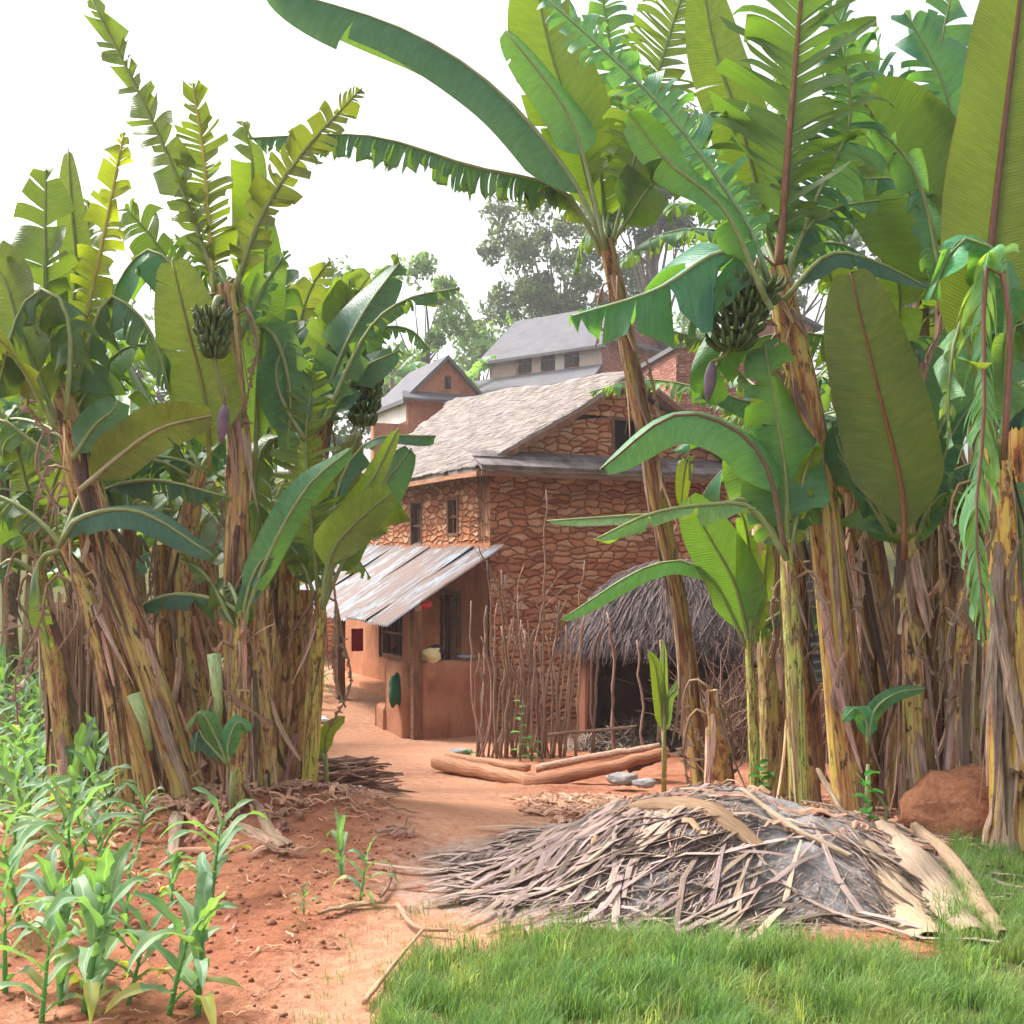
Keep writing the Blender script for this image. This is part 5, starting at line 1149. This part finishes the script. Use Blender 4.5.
def litter(mb, x, y, ln, wd, az, tone, lift=.02, curl=.4, wav=.05, seg=6):
    d = V((math.cos(az), math.sin(az), 0)); s_ = V((-d.y, d.x, 0)); pts = []; bend = random.gauss(0, .18); e = random.random() * 6
    for i in range(seg + 1):
        t = (i / seg - .5) * ln; q = V((x, y, 0)) + d * t + s_ * (bend * t * t / max(.1, ln) * 2 + wav * ln * math.sin(e + i * .9)); q.z = msurf(q.x, q.y) + lift * (.3 + abs(math.sin(e + i * 1.1))) + .004; pts.append(q)
    mb.col = (tone[0], tone[1], tone[2]); mb.ribbon(pts, [wd * (.35 + .65 * math.sin(math.pi * min(1, i / seg * .8 + .2))) for i in range(seg + 1)], UP, curl, random.gauss(0, .5))
def tonef(lo=.7, hi=1.6):
    g0 = random.uniform(lo, hi); return (g0, g0 * random.uniform(.88, 1.0), g0 * random.uniform(.80, 1.02))
for k in range(1500):      # fine fibres under and between the broad strips
    x = random.uniform(MC.x - 1.25, MC.x + 1.2); y = random.uniform(MC.y - 1.0, MC.y + .9)
    if math.exp(-(((x - MC.x - .45) / .38) ** 2 + ((y - MC.y - .10) / .45) ** 2)) > random.random() * .9: continue
    if ((x - MC.x) / 1.3) ** 2 + ((y - MC.y) / 1.) ** 2 > 1: continue
    litter(lt, x, y, random.uniform(.05, .3), random.uniform(.002, .005), random.gauss(.7, .9), tonef(.3, 1.5), .012, .02, .06)
n = 0
while n < 2300:
    x = random.uniform(MC.x - 1.3, MC.x + 1.25); y = random.uniform(MC.y - 1.05, MC.y + .95); dx, dy = (x - MC.x) / (1.4 if x > MC.x else 1.25), (y - MC.y) / 1.0
    if dx * dx + dy * dy > 1.05: continue
    bare = 1.6 * math.exp(-(((x - MC.x - .45) / .42) ** 2 + ((y - MC.y - .10) / .5) ** 2)) + .8 * math.exp(-(((x - MC.x - .33) / .22) ** 2 + ((y - MC.y + .72) / .2) ** 2)) + .5 * math.exp(-(((x - MC.x + .5) / .3) ** 2 + ((y - MC.y + .75) / .2) ** 2))
    if random.random() < bare * 2.2 or random.random() < .9 * (noise.noise(V((x * 3, y * 3, 12))) + .3): continue
    az = random.gauss(.55 if dx < .25 else 2.4, .38); big = random.random() < .12
    litter(lt, x, y, random.uniform(.5, 1.2) if big else random.uniform(.08, .7), random.uniform(.016, .04) if big else random.uniform(.003, .012), az, (lambda c: (c[0] * 1.04, c[1] * .97, c[2]))(tonef(.45, 1.75)), .03 if big else .016, .04, .03)
    n += 1
tag(lt.build('dry_leaf_litter', M['drygrey'], None, False), 'dry grey banana leaf litter over the ash mound', None, None, 'stuff')
l2 = MB((0, 7, 0))
for k in range(1500):
    r_ = random.random()
    if r_ < .34: x, y = random.gauss(.9, 1.0), random.uniform(6.9, 8.6)
    elif r_ < .62: x, y = random.gauss(2.6, .9), random.uniform(5.6, 8.0)
    elif r_ < .78: x, y = random.gauss(-1.7, .6), random.gauss(7.1, .45)
    else: x, y = random.uniform(-2.2, .2), random.uniform(3.6, 6.4)
    if x < .35 and dpath(x, y) < .8: continue
    if grassk(x, y) > .3: continue
    sm = r_ >= .78
    litter(l2, x, y, random.uniform(.03, .14) if sm else random.uniform(.06, .5), random.uniform(.004, .012) if sm else random.uniform(.006, .05), random.random() * 6.3, (lambda c: (c[0] * 1.1, c[1] * .9, c[2] * .8))(tonef(.6, 1.7)), .012 if sm else .03)
tag(l2.build('ground_litter', M['dry']), 'scattered dry leaf scraps on the soil round the banana stems', None, None, 'stuff')
cl = MB((0, 5, 0))
for k in range(3500):      # clods
    x, y = random.uniform(-2.6, 2.2), random.uniform(3.5, 9.)
    if dpath(x, y) < .75 or grassk(x, y) > .2: continue
    s_ = random.uniform(.003, .016) * (1.8 if random.random() < .06 else 1); c = V((x, y, ghf(x, y) + s_ * .2)); g0 = random.uniform(.6, 1.1); cl.col = (g0, g0, g0)
    rw_ = []
    for i in range(5):
        th = math.pi * i / 4; rw_.append([c + V((math.sin(th) * math.cos(q) * (1 + .3 * noise.noise(V((k, q * 2, i)))), math.sin(th) * math.sin(q) * .9 * (1 + .3 * noise.noise(V((k + 9, q, i)))), -math.cos(th) * .65)) * s_ for q in [2 * math.pi * (j % 7) / 7 for j in range(8)]])
    cl.grid(rw_)
M['clod'] = m_plain('soil_clod', [(.3, (.24, .085, .045)), (.7, (.44, .2, .115))], 30, bump=.6, usecol=True)
tag(cl.build('soil_clods', M['clod'], None), 'small red clods on the dug soil', None, None, 'stuff')
# large pale sheaths lying on the right end of the mound, each one its own thing
def big_sheath(label, pts, wid, mat='pale', curl=.5, col=(1, 1, 1), nrm=V((0, -.5, .8)), tw=0, thick=.01, name='dry_sheath'):
    p3 = [V(p) for p in pts]; m = MB(p3[0]); m.col = col; sp = spline(p3, 16); n = len(sp); rows = []; W = wid; kk = 9; u0 = random.random() * 9; sd0 = random.random() * 50; L = 0; vs = []
    for i, p in enumerate(sp):
        t = (sp[min(i + 1, n - 1)] - sp[max(i - 1, 0)]).normalized(); a = t.cross(nrm).normalized(); b = a.cross(t); q0 = tw * i / n
        a, b = a * math.cos(q0) + b * math.sin(q0), b * math.cos(q0) - a * math.sin(q0)
        w_ = interp([(j / (len(W) - 1), x) for j, x in enumerate(W)], i / (n - 1)); row = []
        if i: L += (p - sp[i - 1]).length
        vs.append(L)
        for j in range(kk + 1):
            s = (j / kk - .5) * 2; c2 = curl * 2.2 * (1 + .2 * math.sin(i * .5 + sd0)); 
            row.append(p + a * math.sin(s * c2) / c2 * w_ / 2 * 1.2 + b * (math.cos(s * c2) - 1) / c2 * w_ / 2 * 1.2 + b * .012 * noise.noise(V((s * 3, i * .4, sd0))) + t * .02 * noise.noise(V((j * 1.3, sd0, i * .2))))
        rows.append(row)
    m.grid(rows, lambda i, j: (u0 + j / kk * wid[len(wid) // 2], vs[i] + u0)); m.grid([[q - nrm * .008 for q in r] for r in rows], lambda i, j: (u0 + j / kk * wid[len(wid) // 2], vs[i] + u0), True)
    o = m.build(name, M[mat]); return tag(o, label, 'dry sheath', 'large dry banana sheaths')
def S(px, py, Y, up=0):
    if py < 790: return P(px, py, Y) + UP * up
    y = 3.6                       # where the sight line meets the ground or the mound
    while y < 9 and P(px, py, y).z > msurf(P(px, py, y).x, y): y += .02
    p = P(px, py, y); p.z = msurf(p.x, p.y); return p + UP * (.035 + up)
big_sheath('broad cream dry sheath at the right end of the mound, lowest of the pale ones', [S(866, 850, 5.75), S(885, 885, 5.45), S(910, 915, 5.2), S(935, 940, 5.05)], [.10, .26, .27, .16], col=(1.15, 1.05, .88), curl=.35)
big_sheath('long pale dry sheath, middle of the three at the right end of the mound', [S(882, 836, 5.85, .04), S(912, 868, 5.5, .05), S(945, 905, 5.2, .04), S(975, 940, 5.0, .02)], [.12, .24, .24, .12], col=(1., .93, .86), curl=.45)
big_sheath('narrow folded dry sheath forming the right edge of the pale heap', [S(915, 838, 5.9, .05), S(948, 868, 5.55, .06), S(978, 908, 5.25, .05), S(1004, 946, 5.05, .03)], [.07, .14, .14, .08], col=(.85, .74, .62), curl=.9)
big_sheath('short pale dry stalk standing up from the heap of large sheaths', [P(888, 868, 5.9), P(880, 845, 5.9), P(872, 822, 5.9)], [.07, .12, .09], col=(1., .95, .88), curl=.8)
big_sheath('long thin pale leaf stalk leaning from the stout stem down to the mound', [P(818, 768, 6.4), P(838, 802, 6.25), P(864, 846, 6.1)], [.03, .05, .07], col=(1.1, 1., .85), curl=.9)
big_sheath('thin pale stalk crossing the grey ash on the mound', [S(742, 800, 6.5, .02), S(790, 835, 6.1, .02), S(850, 868, 5.8, .02)], [.035, .05, .05], col=(1.05, .98, .88), curl=.9)
big_sheath('crumpled brown cream dry leaf lying across the middle of the mound', [V((.62, 6.0, mz(.62, 6.0) + .03)), V((.82, 5.85, mz(.82, 5.85) + .06)), V((1.02, 5.66, mz(1.02, 5.66) + .05)), V((1.2, 5.5, mz(1.2, 5.5) + .02))], [.06, .16, .17, .09], 'pale', .6, (.85, .68, .52), V((0, 0, 1)))
big_sheath('white dry sheath standing curved at the right picture edge', [S(1030, 778, 6.1), S(1022, 830, 5.8), S(1008, 868, 5.6), S(988, 884, 5.5)], [.05, .08, .06, .03], col=(.8, .75, .7), curl=.5)
big_sheath('cream dry sheath hanging at the edge beside the front right stem', [S(1020, 770, 6.2), S(1010, 800, 6.1), S(1026, 815, 6.0)], [.06, .10, .06], col=(1.1, 1.02, .9), curl=.4)
big_sheath('grey dry sheath draped down the lump of earth', [S(985, 795, 6.5), S(975, 825, 6.2), S(972, 845, 6.1)], [.05, .08, .06], 'drygrey', .5, (1.4, 1.3, 1.25))
big_sheath('pale curved dry sheath lying at the foot of the left clump', [S(244, 782, 6.7), S(258, 812, 6.4), S(272, 838, 6.2), S(290, 850, 6.15)], [.05, .07, .09, .06], col=(1.0, .88, .75), curl=.8)
big_sheath('broad brown sheath flopped at the base of the left clump', [S(232, 828, 6.4), S(255, 838, 6.25), S(280, 852, 6.15)], [.05, .10, .06], 'dry', .5, (1.2, 1.05, .95))
big_sheath('pale dry sheath hanging tongue like in front of the left stems', [S(182, 790, 6.5), S(176, 820, 6.3), S(172, 862, 6.1)], [.05, .08, .05], 'pale', .4, (.8, .72, .68))
big_sheath('long yellow split stalk lying on the red soil near the stick', [S(318, 920, 5.1), S(345, 912, 5.2), S(382, 908, 5.25)], [.02, .035, .025], 'pale', .6, (1.1, .95, .7), UP)
big_sheath('thin dry sheath piece on the soil beside the path', [S(380, 905, 5.3), S(386, 895, 5.4), S(392, 884, 5.5)], [.015, .02, .01], 'dry', .6, (1, .8, .7), UP)
big_sheath('small pale strip lying on the soil left of the path', [S(376, 838, 6.6), S(390, 835, 6.65), S(404, 832, 6.7)], [.02, .03, .02], 'pale', .5, (1, .85, .75), UP)
# the earth lump on the right
o = blob('earth_lump', P(958, 812, 6.9), .42, 'clod', 'brown lump of dug earth between the mound and the front right stems', 'earth lump', (.95, .95, .9), .85, .8, .62, .32, seed=11)
# sticks lying on the ground
def lying_stick(label, pts, Y0, r, mat='stick', col=(1.4, 1.2, 1.)):
    p = [G(a, b) + UP * (r * .8 + .004) for a, b in pts]; m = MB(p[0]); m.col = col; m.tube(spline(p, 10), [r * (1 - .05 * i) for i in range(10)], 7, wob=.1); return tag(m.build('dry_stick', M[mat]), label, 'stick')
lying_stick('long pale stick lying across the path edge by the grass', [(364, 1006), (392, 970), (425, 930)], 0, .012, col=(1.6, 1.35, 1.1))
lying_stick('short bent stick lying at the end of the long pale stick', [(398, 908), (415, 930), (448, 934)], 0, .014, col=(1.3, 1.1, .9))
lying_stick('thin grey stick reaching out from the left tip of the mound', [(455, 902), (500, 878), (545, 862)], 0, .009, col=(1.1, 1, .9))
# heap of sticks by the clean green stem
sh = MB(P(345, 785, 8.1)); c = G(345, 790)
for k in range(150):
    a_ = random.gauss(.1, .7); x, y = c.x + random.gauss(.02, .17), c.y + random.gauss(0, .22); h = max(0, .27 * (1 - ((x - c.x) / .4) ** 2)) * random.random(); d = V((math.cos(a_), math.sin(a_) * .8, random.gauss(0, .12))).normalized() * random.uniform(.08, .28); p = V((x, y, ghf(x, y) + h + .01)); g0 = random.uniform(.35, 1.2); sh.col = (g0, g0 * .88, g0 * .85)
    sh.tube([p - d, p + V((0, 0, random.gauss(0, .02))), p + d], [.012, .011, .006], 5)
tag(sh.build('stick_heap', M['stick']), 'heap of dark broken sticks beside the clean green banana stem', 'stick heap')
blob('paper_scrap', G(356, 806) + UP * .08, .06, 'cloth', 'scrap of white and blue paper on the stick heap', 'scrap', (.75, .72, .85), 1, .8, 1., .5, seed=21)
# fine strip on mound: chilli red and dark cloth
blob('dark_chip', V((1.62, 5.98, msurf(1.62, 5.98) + .02)), .04, 'wood', 'small dark red chip lying on the bare grey ash', 'chip', (.7, .3, .3), 1.2, .8, .5, .3, seed=2)
# dry stalk bundle behind the leaning stems, and pink clothes
sb = MB(P(85, 690, 8.6)); 
for k in range(520):
    px = random.uniform(52, 122); Y = 8.6 + random.uniform(0, .35); top = random.uniform(588, 640) + (20 if random.random() < .4 else 0); g0 = random.uniform(.6, 1.5); sb.col = (g0, g0 * .93, g0 * .86)
    b_ = gp(px, 0, Y); t_ = P(px + random.gauss(0, 4), top, Y); sb.ribbon([b_, b_.lerp(t_, .5) + V((random.gauss(0, .02), random.gauss(0, .02), 0)), t_], [.012, .02, .008], V((random.gauss(0, .5), -1, 0)), .3)
tag(sb.build('stalk_bundle', M['dry']), 'upright bundle of pale dry stalks behind the leaning banana stems', 'stalk bundle')
m_ = MB(P(160, 650, 10)); m_.col = (.75, .25, .38)
m_.grid([[P(150 + i * 3 + 3 * math.sin(j), 636 + j * 10, 10 + .03 * math.sin(i * 2 + j)) for j in range(8)] for i in range(5)]); tag(m_.build('pink_cloth', M['cloth']), 'pink and white cloth hanging in the gap behind the left stems', 'cloth')
m_ = MB(P(160, 630, 10)); m_.col = (.8, .8, .85)
m_.grid([[P(150 + i * 3, 624 + j * 6 + 2 * math.sin(i), 9.95 + .03 * math.sin(i * 2 + j)) for j in range(3)] for i in range(4)]); tag(m_.build('white_cloth', M['cloth']), 'small white cloth hanging above the pink one behind the left stems', 'cloth')

# ------------------------------------------------------------------ maize
def maize(seed, h):
    rnd = random.Random(seed); root = empty('maize_plant', (0, 0, 0), 'x', 'maize plant'); st = MB(); lean = V((rnd.gauss(0, .04), rnd.gauss(0, .04), 0))
    pts = [V((0, 0, -.02)), lean * .5 + UP * h * .35, lean + UP * h * .68]; sp = spline(pts, 9); st.col = (.9, 1.1, .7); st.tube(sp, [.013 - .0011 * i for i in range(9)], 7); st.build('stalk', M['corn'], root)
    n = rnd.randint(7, 9); a0 = rnd.random() * 6.3
    for k in range(n):
        t = .12 + .88 * k / (n - 1); f = t * 8; j = min(7, int(f)); p = sp[j].lerp(sp[j + 1], f - j); az = a0 + math.pi * k + rnd.gauss(0, .35); el = R(rnd.uniform(38, 62) + 22 * t ** 2)
        d = V((math.cos(az) * math.cos(el), math.sin(az) * math.cos(el), math.sin(el))); ln = h * rnd.uniform(.62, .92) * (.55 + .45 * math.sin(math.pi * min(1, t * .8 + .15))); g0 = rnd.uniform(.8, 1.25)
        c = (g0 * rnd.uniform(.9, 1.1), g0, g0 * rnd.uniform(.8, 1.1)); lf = MB(); seg = 12; pts = [p]; ws = []; dd = d.copy(); dr = rnd.uniform(.14, .34) * (1.1 - .5 * t)
        for s in range(seg): dd = (dd + G_ * dr * (.25 + 1.3 * s / seg)).normalized(); pts.append(pts[-1] + dd * ln / seg + V((rnd.gauss(0, .003), rnd.gauss(0, .003), 0)))
        for s in range(seg + 1): q = s / seg; ws.append(h * .108 * (math.sin(math.pi * min(1., q * .78 + .20)) ** .8) * (1 if q < .98 else .15))
        # V-shaped blade with a wavy margin and a pale midrib strip
        rows = []; L = 0
        for i, pt in enumerate(pts):
            tt = (pts[min(i + 1, seg)] - pts[max(i - 1, 0)]).normalized(); a = tt.cross(UP)
            a = a.normalized() if a.length > .05 else V((1, 0, 0)); b = a.cross(tt); w_ = ws[i] * .5; wv = .25 * math.sin(i * 1.5 + k); q0 = (i / seg) * rnd.gauss(0, .06) + .9 * (i / seg) ** 2 * math.sin(k * 1.7)
            a, b = a * math.cos(q0) + b * math.sin(q0), b * math.cos(q0) - a * math.sin(q0)
            rows.append([pt - a * w_ + b * w_ * (.35 + wv), pt - a * w_ * .5 + b * w_ * .2, pt - a * w_ * .08, pt + a * w_ * .08, pt + a * w_ * .5 + b * w_ * .2, pt + a * w_ + b * w_ * (.35 - wv)])
        ids_ = [[lf.add(x) for x in r] for r in rows]
        for i in range(seg):
            for jj in range(5):
                lf.col = (c[0] * 1.7, c[1] * 1.5, c[2] * 1.7) if jj == 2 else (c if not (k < 2 and i > 5) else (c[0] * 2.2, c[1] * 1.3, c[2] * .8))
                lf.face([ids_[i][jj], ids_[i + 1][jj], ids_[i + 1][jj + 1], ids_[i][jj + 1]])
        lf.build('leaf', M['corn'], root)
    return root
H0 = .5
protos = [maize(300 + i, H0) for i in range(7)]
ks = snapshot(); trees = [gather(p_, ks) for p_ in protos]; used = set()
near = [(41, 1018, 886, 'leafy maize plant with three stalk like leaves at the bottom left corner'), (83, 1016, 838, 'tallest broad leaved maize plant near the bottom left corner'), (100, 992, 850, 'maize plant behind the tallest bottom left one'),
        (168, 1016, 880, 'maize plant with drooping blue green leaves at the bottom, left of the bright one'), (197, 1020, 862, 'bright yellow green maize plant at the bottom, nearest the bare soil'), (211, 897, 788, 'single maize plant standing at the foot of the central banana stems'),
        (342, 880, 812, 'maize seedling with arching leaves on the bare soil beside the path'), (360, 900, 835, 'slim maize seedling just in front of the arching one by the path'), (304, 912, 880, 'tiny maize sprout on the bare red soil'),
        (112, 840, 775, 'maize plant in front of the leaning banana stems, left one'), (138, 850, 790, 'maize plant in front of the leaning banana stems, right one'), (150, 812, 760, 'small maize plant rising behind the pair by the leaning stems'), (20, 925, 805, 'maize plant at the left picture edge above the corner plant'), (75, 905, 770, 'maize plant with a long arched leaf below the slim banana plant'),
        (5, 985, 850, 'maize plant cut by the left picture edge near the bottom'), (45, 870, 760, 'maize plant between the edge plant and the slim banana plant'), (100, 885, 800, 'maize plant left of the soil patch, below the leaning stems'), (62, 950, 840, 'maize plant in the second row from the bottom left corner'), (172, 905, 845, 'low maize plant at the upper rim of the bare soil'), (10, 880, 770, 'maize plant at the left edge level with the banana roots'), (125, 930, 845, 'maize plant halfway between the corner and the banana stems'), (30, 845, 745, 'maize plant at the far left just below the dense rows')]
def put(idx, x, y, z, sc, rz, label, group):
    if idx not in used: used.add(idx); r_ = protos[idx]
    else: r_ = copy_tree(trees[idx])
    r_.location = (x, y, z); r_.scale = (sc, sc, sc); r_.rotation_euler = (random.gauss(0, .10), random.gauss(0, .10), rz); tag(r_, label, 'maize plant', group); return r_
for px_, py_, tp_, lb_ in ((22, 1000, 880, 'maize plant cut low at the left edge, beside the corner plant'), (60, 1000, 870, 'maize plant wedged between the corner plant and the tallest one'), (128, 1005, 900, 'low maize plant between the tallest one and the drooping one'),
        (35, 900, 790, 'maize plant in the third row from the corner, nearest the edge'), (88, 860, 775, 'maize plant right below the slim banana stem'), (140, 895, 820, 'maize plant at the rim of the bare soil, left of the low one'), (185, 870, 810, 'maize plant touching the tongue like dry sheath'), (8, 940, 820, 'maize plant at the very left edge in the second row'), (60, 905, 800, 'maize plant behind the second row, left of the long arched leaf')):
    if 'rim' in lb_ or 'touching' in lb_ or 'third' in lb_ or 'second row' in lb_ or 'cut low' in lb_: continue
    near.append((px_, py_, tp_, lb_))
rnd = random.Random(5)
for i, (px, py, top, lab) in enumerate(near):
    b = G(px, py); b.z = ghf(b.x, b.y); hm = (py - top) * b.y / F
    put(i % 7, b.x, b.y, b.z, max(.12, hm / (H0 * 1.08)), rnd.random() * 6.3, lab, 'maize plants near the bottom left')
k = 0; spots = []
for row in range(26):
    y = 6.8 + row * .60
    for c in range(9):
        x = -2.45 - .07 * (y - 7) - c * .44 + rnd.uniform(-.12, .12); px = 512 + F * x / y
        if px < -25: continue
        if px > 128 and y < 9: continue
        spots.append((x, y + rnd.uniform(-.12, .12)))
for (x, y) in spots[:170]:
    put(rnd.randint(0, 6), x, y, gz(x, y), rnd.uniform(.8, 1.3), rnd.random() * 6.3, 'maize plant in the dense green rows behind the slim left banana plant', 'maize plants in the dense rows')

# ------------------------------------------------------------------ grass
gm = MB((.8, 4.4, 0)); rnd = random.Random(9)
gn = 0
def blade(x, y, h, wd, col, z=None):
    global gn
    az = rnd.random() * 6.3; l_ = rnd.uniform(.15, .95) * h; d = V((math.cos(az), math.sin(az), 0)); s_ = V((-d.y, d.x, 0)) * wd; p = V((x, y, (ghf(x, y) if z is None else z) - .005)); gm.col = col
    a = [gm.add(p - s_), gm.add(p + s_), gm.add(p + d * l_ * .3 + UP * h * .6 + s_ * .7), gm.add(p + d * l_ * .3 + UP * h * .6 - s_ * .7), gm.add(p + d * l_ + UP * h * rnd.uniform(.75, 1.05))]
    gm.face((a[0], a[1], a[2], a[3])); gm.face((a[3], a[2], a[4])); gn += 1
while gn < 62000:
    x, y = rnd.uniform(-.62, 2.7), 3.75 + 2.6 * rnd.random() ** 1.5
    k = grassk(x, y)
    if rnd.random() > k * 1.1: continue
    cn = noise.noise(V((x * 2.5, y * 2.5, 4))); cl_ = noise.noise(V((x * 6, y * 6, 8)))
    if cl_ < -.15 and rnd.random() < .8: continue
    h = .075 * (1 + .9 * cn + .8 * cl_) * rnd.uniform(.5, 1.3) * (.6 + .4 * k) * (1.35 if y > 4.5 else 1.); g0 = rnd.uniform(.7, 1.3)
    dry = rnd.random() < .10 + .5 * max(0, -cn)
    g0 *= 1.12; col = (1.9 * g0, 1.3 * g0, 1.1 * g0) if dry else (g0 * (1 + .35 * max(0, -cn)), g0, g0 * .9)
    blade(x, y, max(.015, h), rnd.uniform(.0009, .0022), col)
for k in range(420):
    x0 = rnd.uniform(-.5, 2.6); y0 = 3.8 + 1.5 * rnd.random()
    if grassk(x0, y0) < .5: continue
    hh = rnd.uniform(.06, .16); g1 = rnd.uniform(.9, 1.9); cc = (g1 * rnd.choice([1, 1, 1.5]), g1, g1 * .95)
    for j in range(rnd.randint(8, 22)): blade(x0 + rnd.gauss(0, .02), y0 + rnd.gauss(0, .02), hh * rnd.uniform(.6, 1.1), rnd.uniform(.0015, .003), cc)
for k in range(300):
    x0 = rnd.uniform(-.75, 2.9); y0 = 4.7 + .5 * rnd.random() + max(0, x0 - 1.75) * 1.8
    if grassk(x0, y0) < .05 or grassk(x0, y0) > .98 and k % 3: continue
    for j in range(rnd.randint(10, 30)): blade(x0 + rnd.gauss(0, .035), y0 + rnd.gauss(0, .035), rnd.uniform(.05, .17), .0022, (1.1, 1.1, .9))
# thin scattered tufts on the soil margins
for k in range(260):
    x0, y0 = (rnd.uniform(-.75, .2), rnd.uniform(3.7, 5.4)) if k % 2 else (rnd.uniform(-2.6, -.4), rnd.uniform(3.6, 6.2))
    if k % 9 and k % 2 == 0: continue
    for j in range(rnd.randint(6, 26)): blade(x0 + rnd.gauss(0, .03), y0 + rnd.gauss(0, .03), rnd.uniform(.015, .06), .0013, (1, 1, .8))
for k in range(9000):   # ground cover among maize and at far right
    if k % 3: x, y = rnd.uniform(-4.2, -1.9), rnd.uniform(4.2, 8.5)
    else: x, y = rnd.uniform(2.2, 3.2), rnd.uniform(4.6, 6.1)
    if x < 0 and noise.noise(V((x * 2, y * 2, 2))) < -.0: continue
    blade(x, y, rnd.uniform(.02, .09), .002, (rnd.uniform(.7, 1.4), 1, .8))
tag(gm.build('grass', M['grass']), 'bright green soft grass in the near right corner', None, None, 'stuff')

# ------------------------------------------------------------------ trees on the hill
def tree(label, px, py_base, Y, h, rx, rz, seed, nleaf=5000, ls=.28, col=(1, 1, 1), trunk=.3, clump=26, low=.45, group='trees on the hill'):
    rnd = random.Random(seed); b = P(px, 0, Y); b.z = gz(b.x, b.y) if py_base is None else P(px, py_base, Y).z; o = empty('tree', b, label, 'tree', group); t = MB(b); c = MB(b)
    top = b + UP * h; t.tube(spline([b - UP, b + V((rnd.gauss(0, .3), 0, h * .3)), b + V((rnd.gauss(0, .5), 0, h * .6)), b + V((0, 0, h * .85))], 9), [trunk * (1 - .1 * i) for i in range(9)], 8)
    cs = []
    for k in range(clump):
        q = rnd.random() * 6.3; r_ = rnd.random() ** .5; z = h * (low + (1 - low) * rnd.random()); e = math.sqrt(max(.05, 1 - ((z / h - (low + .5 * (1 - low))) / (.5 * (1 - low) + .02)) ** 2 * .8)); p = b + V((math.cos(q) * rx * r_ * e, math.sin(q) * rx * .8 * r_ * e, z)); cs.append((p, rz * rnd.uniform(.5, 1.1)))
        st = b + UP * h * rnd.uniform(.3, .6); t.tube(spline([st, st.lerp(p, .5) + V((rnd.gauss(0, .3), rnd.gauss(0, .3), -.2)), p], 6), [trunk * .38, trunk * .3, trunk * .24, trunk * .17, trunk * .1, trunk * .05], 5, False)
    for k in range(nleaf):
        p, r_ = rnd.choice(cs); d = V((rnd.gauss(0, 1), rnd.gauss(0, 1), rnd.gauss(0, .7))); d = d.normalized() * rnd.random() ** .45 * r_; q = p + d; g0 = rnd.uniform(.6, 1.35); c.col = (col[0] * g0, col[1] * g0, col[2] * g0)
        a = V((rnd.gauss(0, 1), rnd.gauss(0, 1), rnd.gauss(0, 1))).normalized(); e = a.cross(V((rnd.gauss(0, 1), rnd.gauss(0, 1), rnd.gauss(0, 1)))).normalized(); s_ = ls * rnd.uniform(.6, 1.3)
        i = [c.add(q - a * s_ * .5), c.add(q + e * s_ * .25), c.add(q + a * s_ * .5), c.add(q - e * s_ * .25)]; c.face(i)
    t.build('trunk', M['bark'], o); c.build('crown', M['far'], o); return o
tree('large airy tree with many thin limbs behind the tall brick house', 556, None, 72, 17.2, 5.6, 1.35, 1, 11000, .42, (.8, .8, .65), .28, 46, .48)
tree('dense dark tree seen in the gap right of the slim banana stem', 655, None, 62, 19.6, 2.7, 1.0, 2, 8000, .34, (.55, .6, .8), .28, 26, .62)
tree('pale green tree low on the hill right of the tall brick house', 710, None, 80, 11.5, 5, 1.5, 3, 6000, .42, (1.2, 1.35, 1.1), .25, 30, .1)
tree('round leafy tree behind the orange plastered house', 425, None, 66, 12.2, 3.2, 1.1, 4, 6000, .40, (1.5, 1.7, .9), .2, 26, .2)
tree('tree on the hill between the two upper roofs', 478, None, 76, 10.5, 3.6, 1.2, 5, 5000, .42, (1.2, 1.3, 1.), .2, 24, .1)
tree('tree on the hill behind the fruiting banana plant', 790, None, 70, 15, 6, 1.6, 6, 6000, .45, (.9, 1., .8), .3, 30, .2)
tree('tree on the hill behind the far right banana plants', 930, None, 66, 15, 6, 1.6, 7, 6000, .45, (.8, .95, .7), .3, 30, .15)
tree('tree on the hill behind the left banana clump', 300, None, 62, 10.5, 5, 1.5, 8, 6000, .42, (1, 1.1, .8), .25, 28, .1)
tree('tree on the hill behind the leaning left banana plants', 140, None, 60, 9.5, 6, 1.5, 9, 6000, .42, (1, 1.1, .8), .25, 28, .1)
tree('tree on the hill at the far left edge', 10, None, 58, 9.5, 6, 1.5, 10, 6000, .42, (.9, 1.1, .8), .25, 28, .1)
tree('tree behind the right wall of the stone house', 760, None, 40, 5.6, 3.0, 1.0, 12, 4500, .3, (.9, 1.1, .8), .2, 20, .1)
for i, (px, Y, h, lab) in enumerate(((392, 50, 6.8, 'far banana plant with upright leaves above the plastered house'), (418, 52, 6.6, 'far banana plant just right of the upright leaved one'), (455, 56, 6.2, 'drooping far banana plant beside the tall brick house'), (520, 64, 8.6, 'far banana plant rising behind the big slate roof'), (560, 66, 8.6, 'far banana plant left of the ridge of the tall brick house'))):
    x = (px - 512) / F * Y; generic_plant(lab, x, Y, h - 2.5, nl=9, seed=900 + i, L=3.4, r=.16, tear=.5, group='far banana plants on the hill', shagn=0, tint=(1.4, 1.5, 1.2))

# ------------------------------------------------------------------ haze: one closed box of thin even air
hb = MB((0, 60, 10)); hb.box(V((0, 60, 14)), V((160, 0, 0)), V((0, 75, 0)), V((0, 0, 21.5)))
ht = NT('haze_air'); vol = ht.n('ShaderNodeVolumePrincipled'); vol.inputs['Color'].default_value = (.95, .94, .97, 1); vol.inputs['Density'].default_value = .0013; vol.inputs['Anisotropy'].default_value = .3
ht.l(vol.outputs[0], ht.out.inputs['Volume'])
hz = hb.build('haze', ht.m, None, False); tag(hz, 'thin pale morning haze over the hillside', None, None, 'stuff')
scn.cycles.volume_bounces = 0; scn.cycles.volume_max_steps = 32
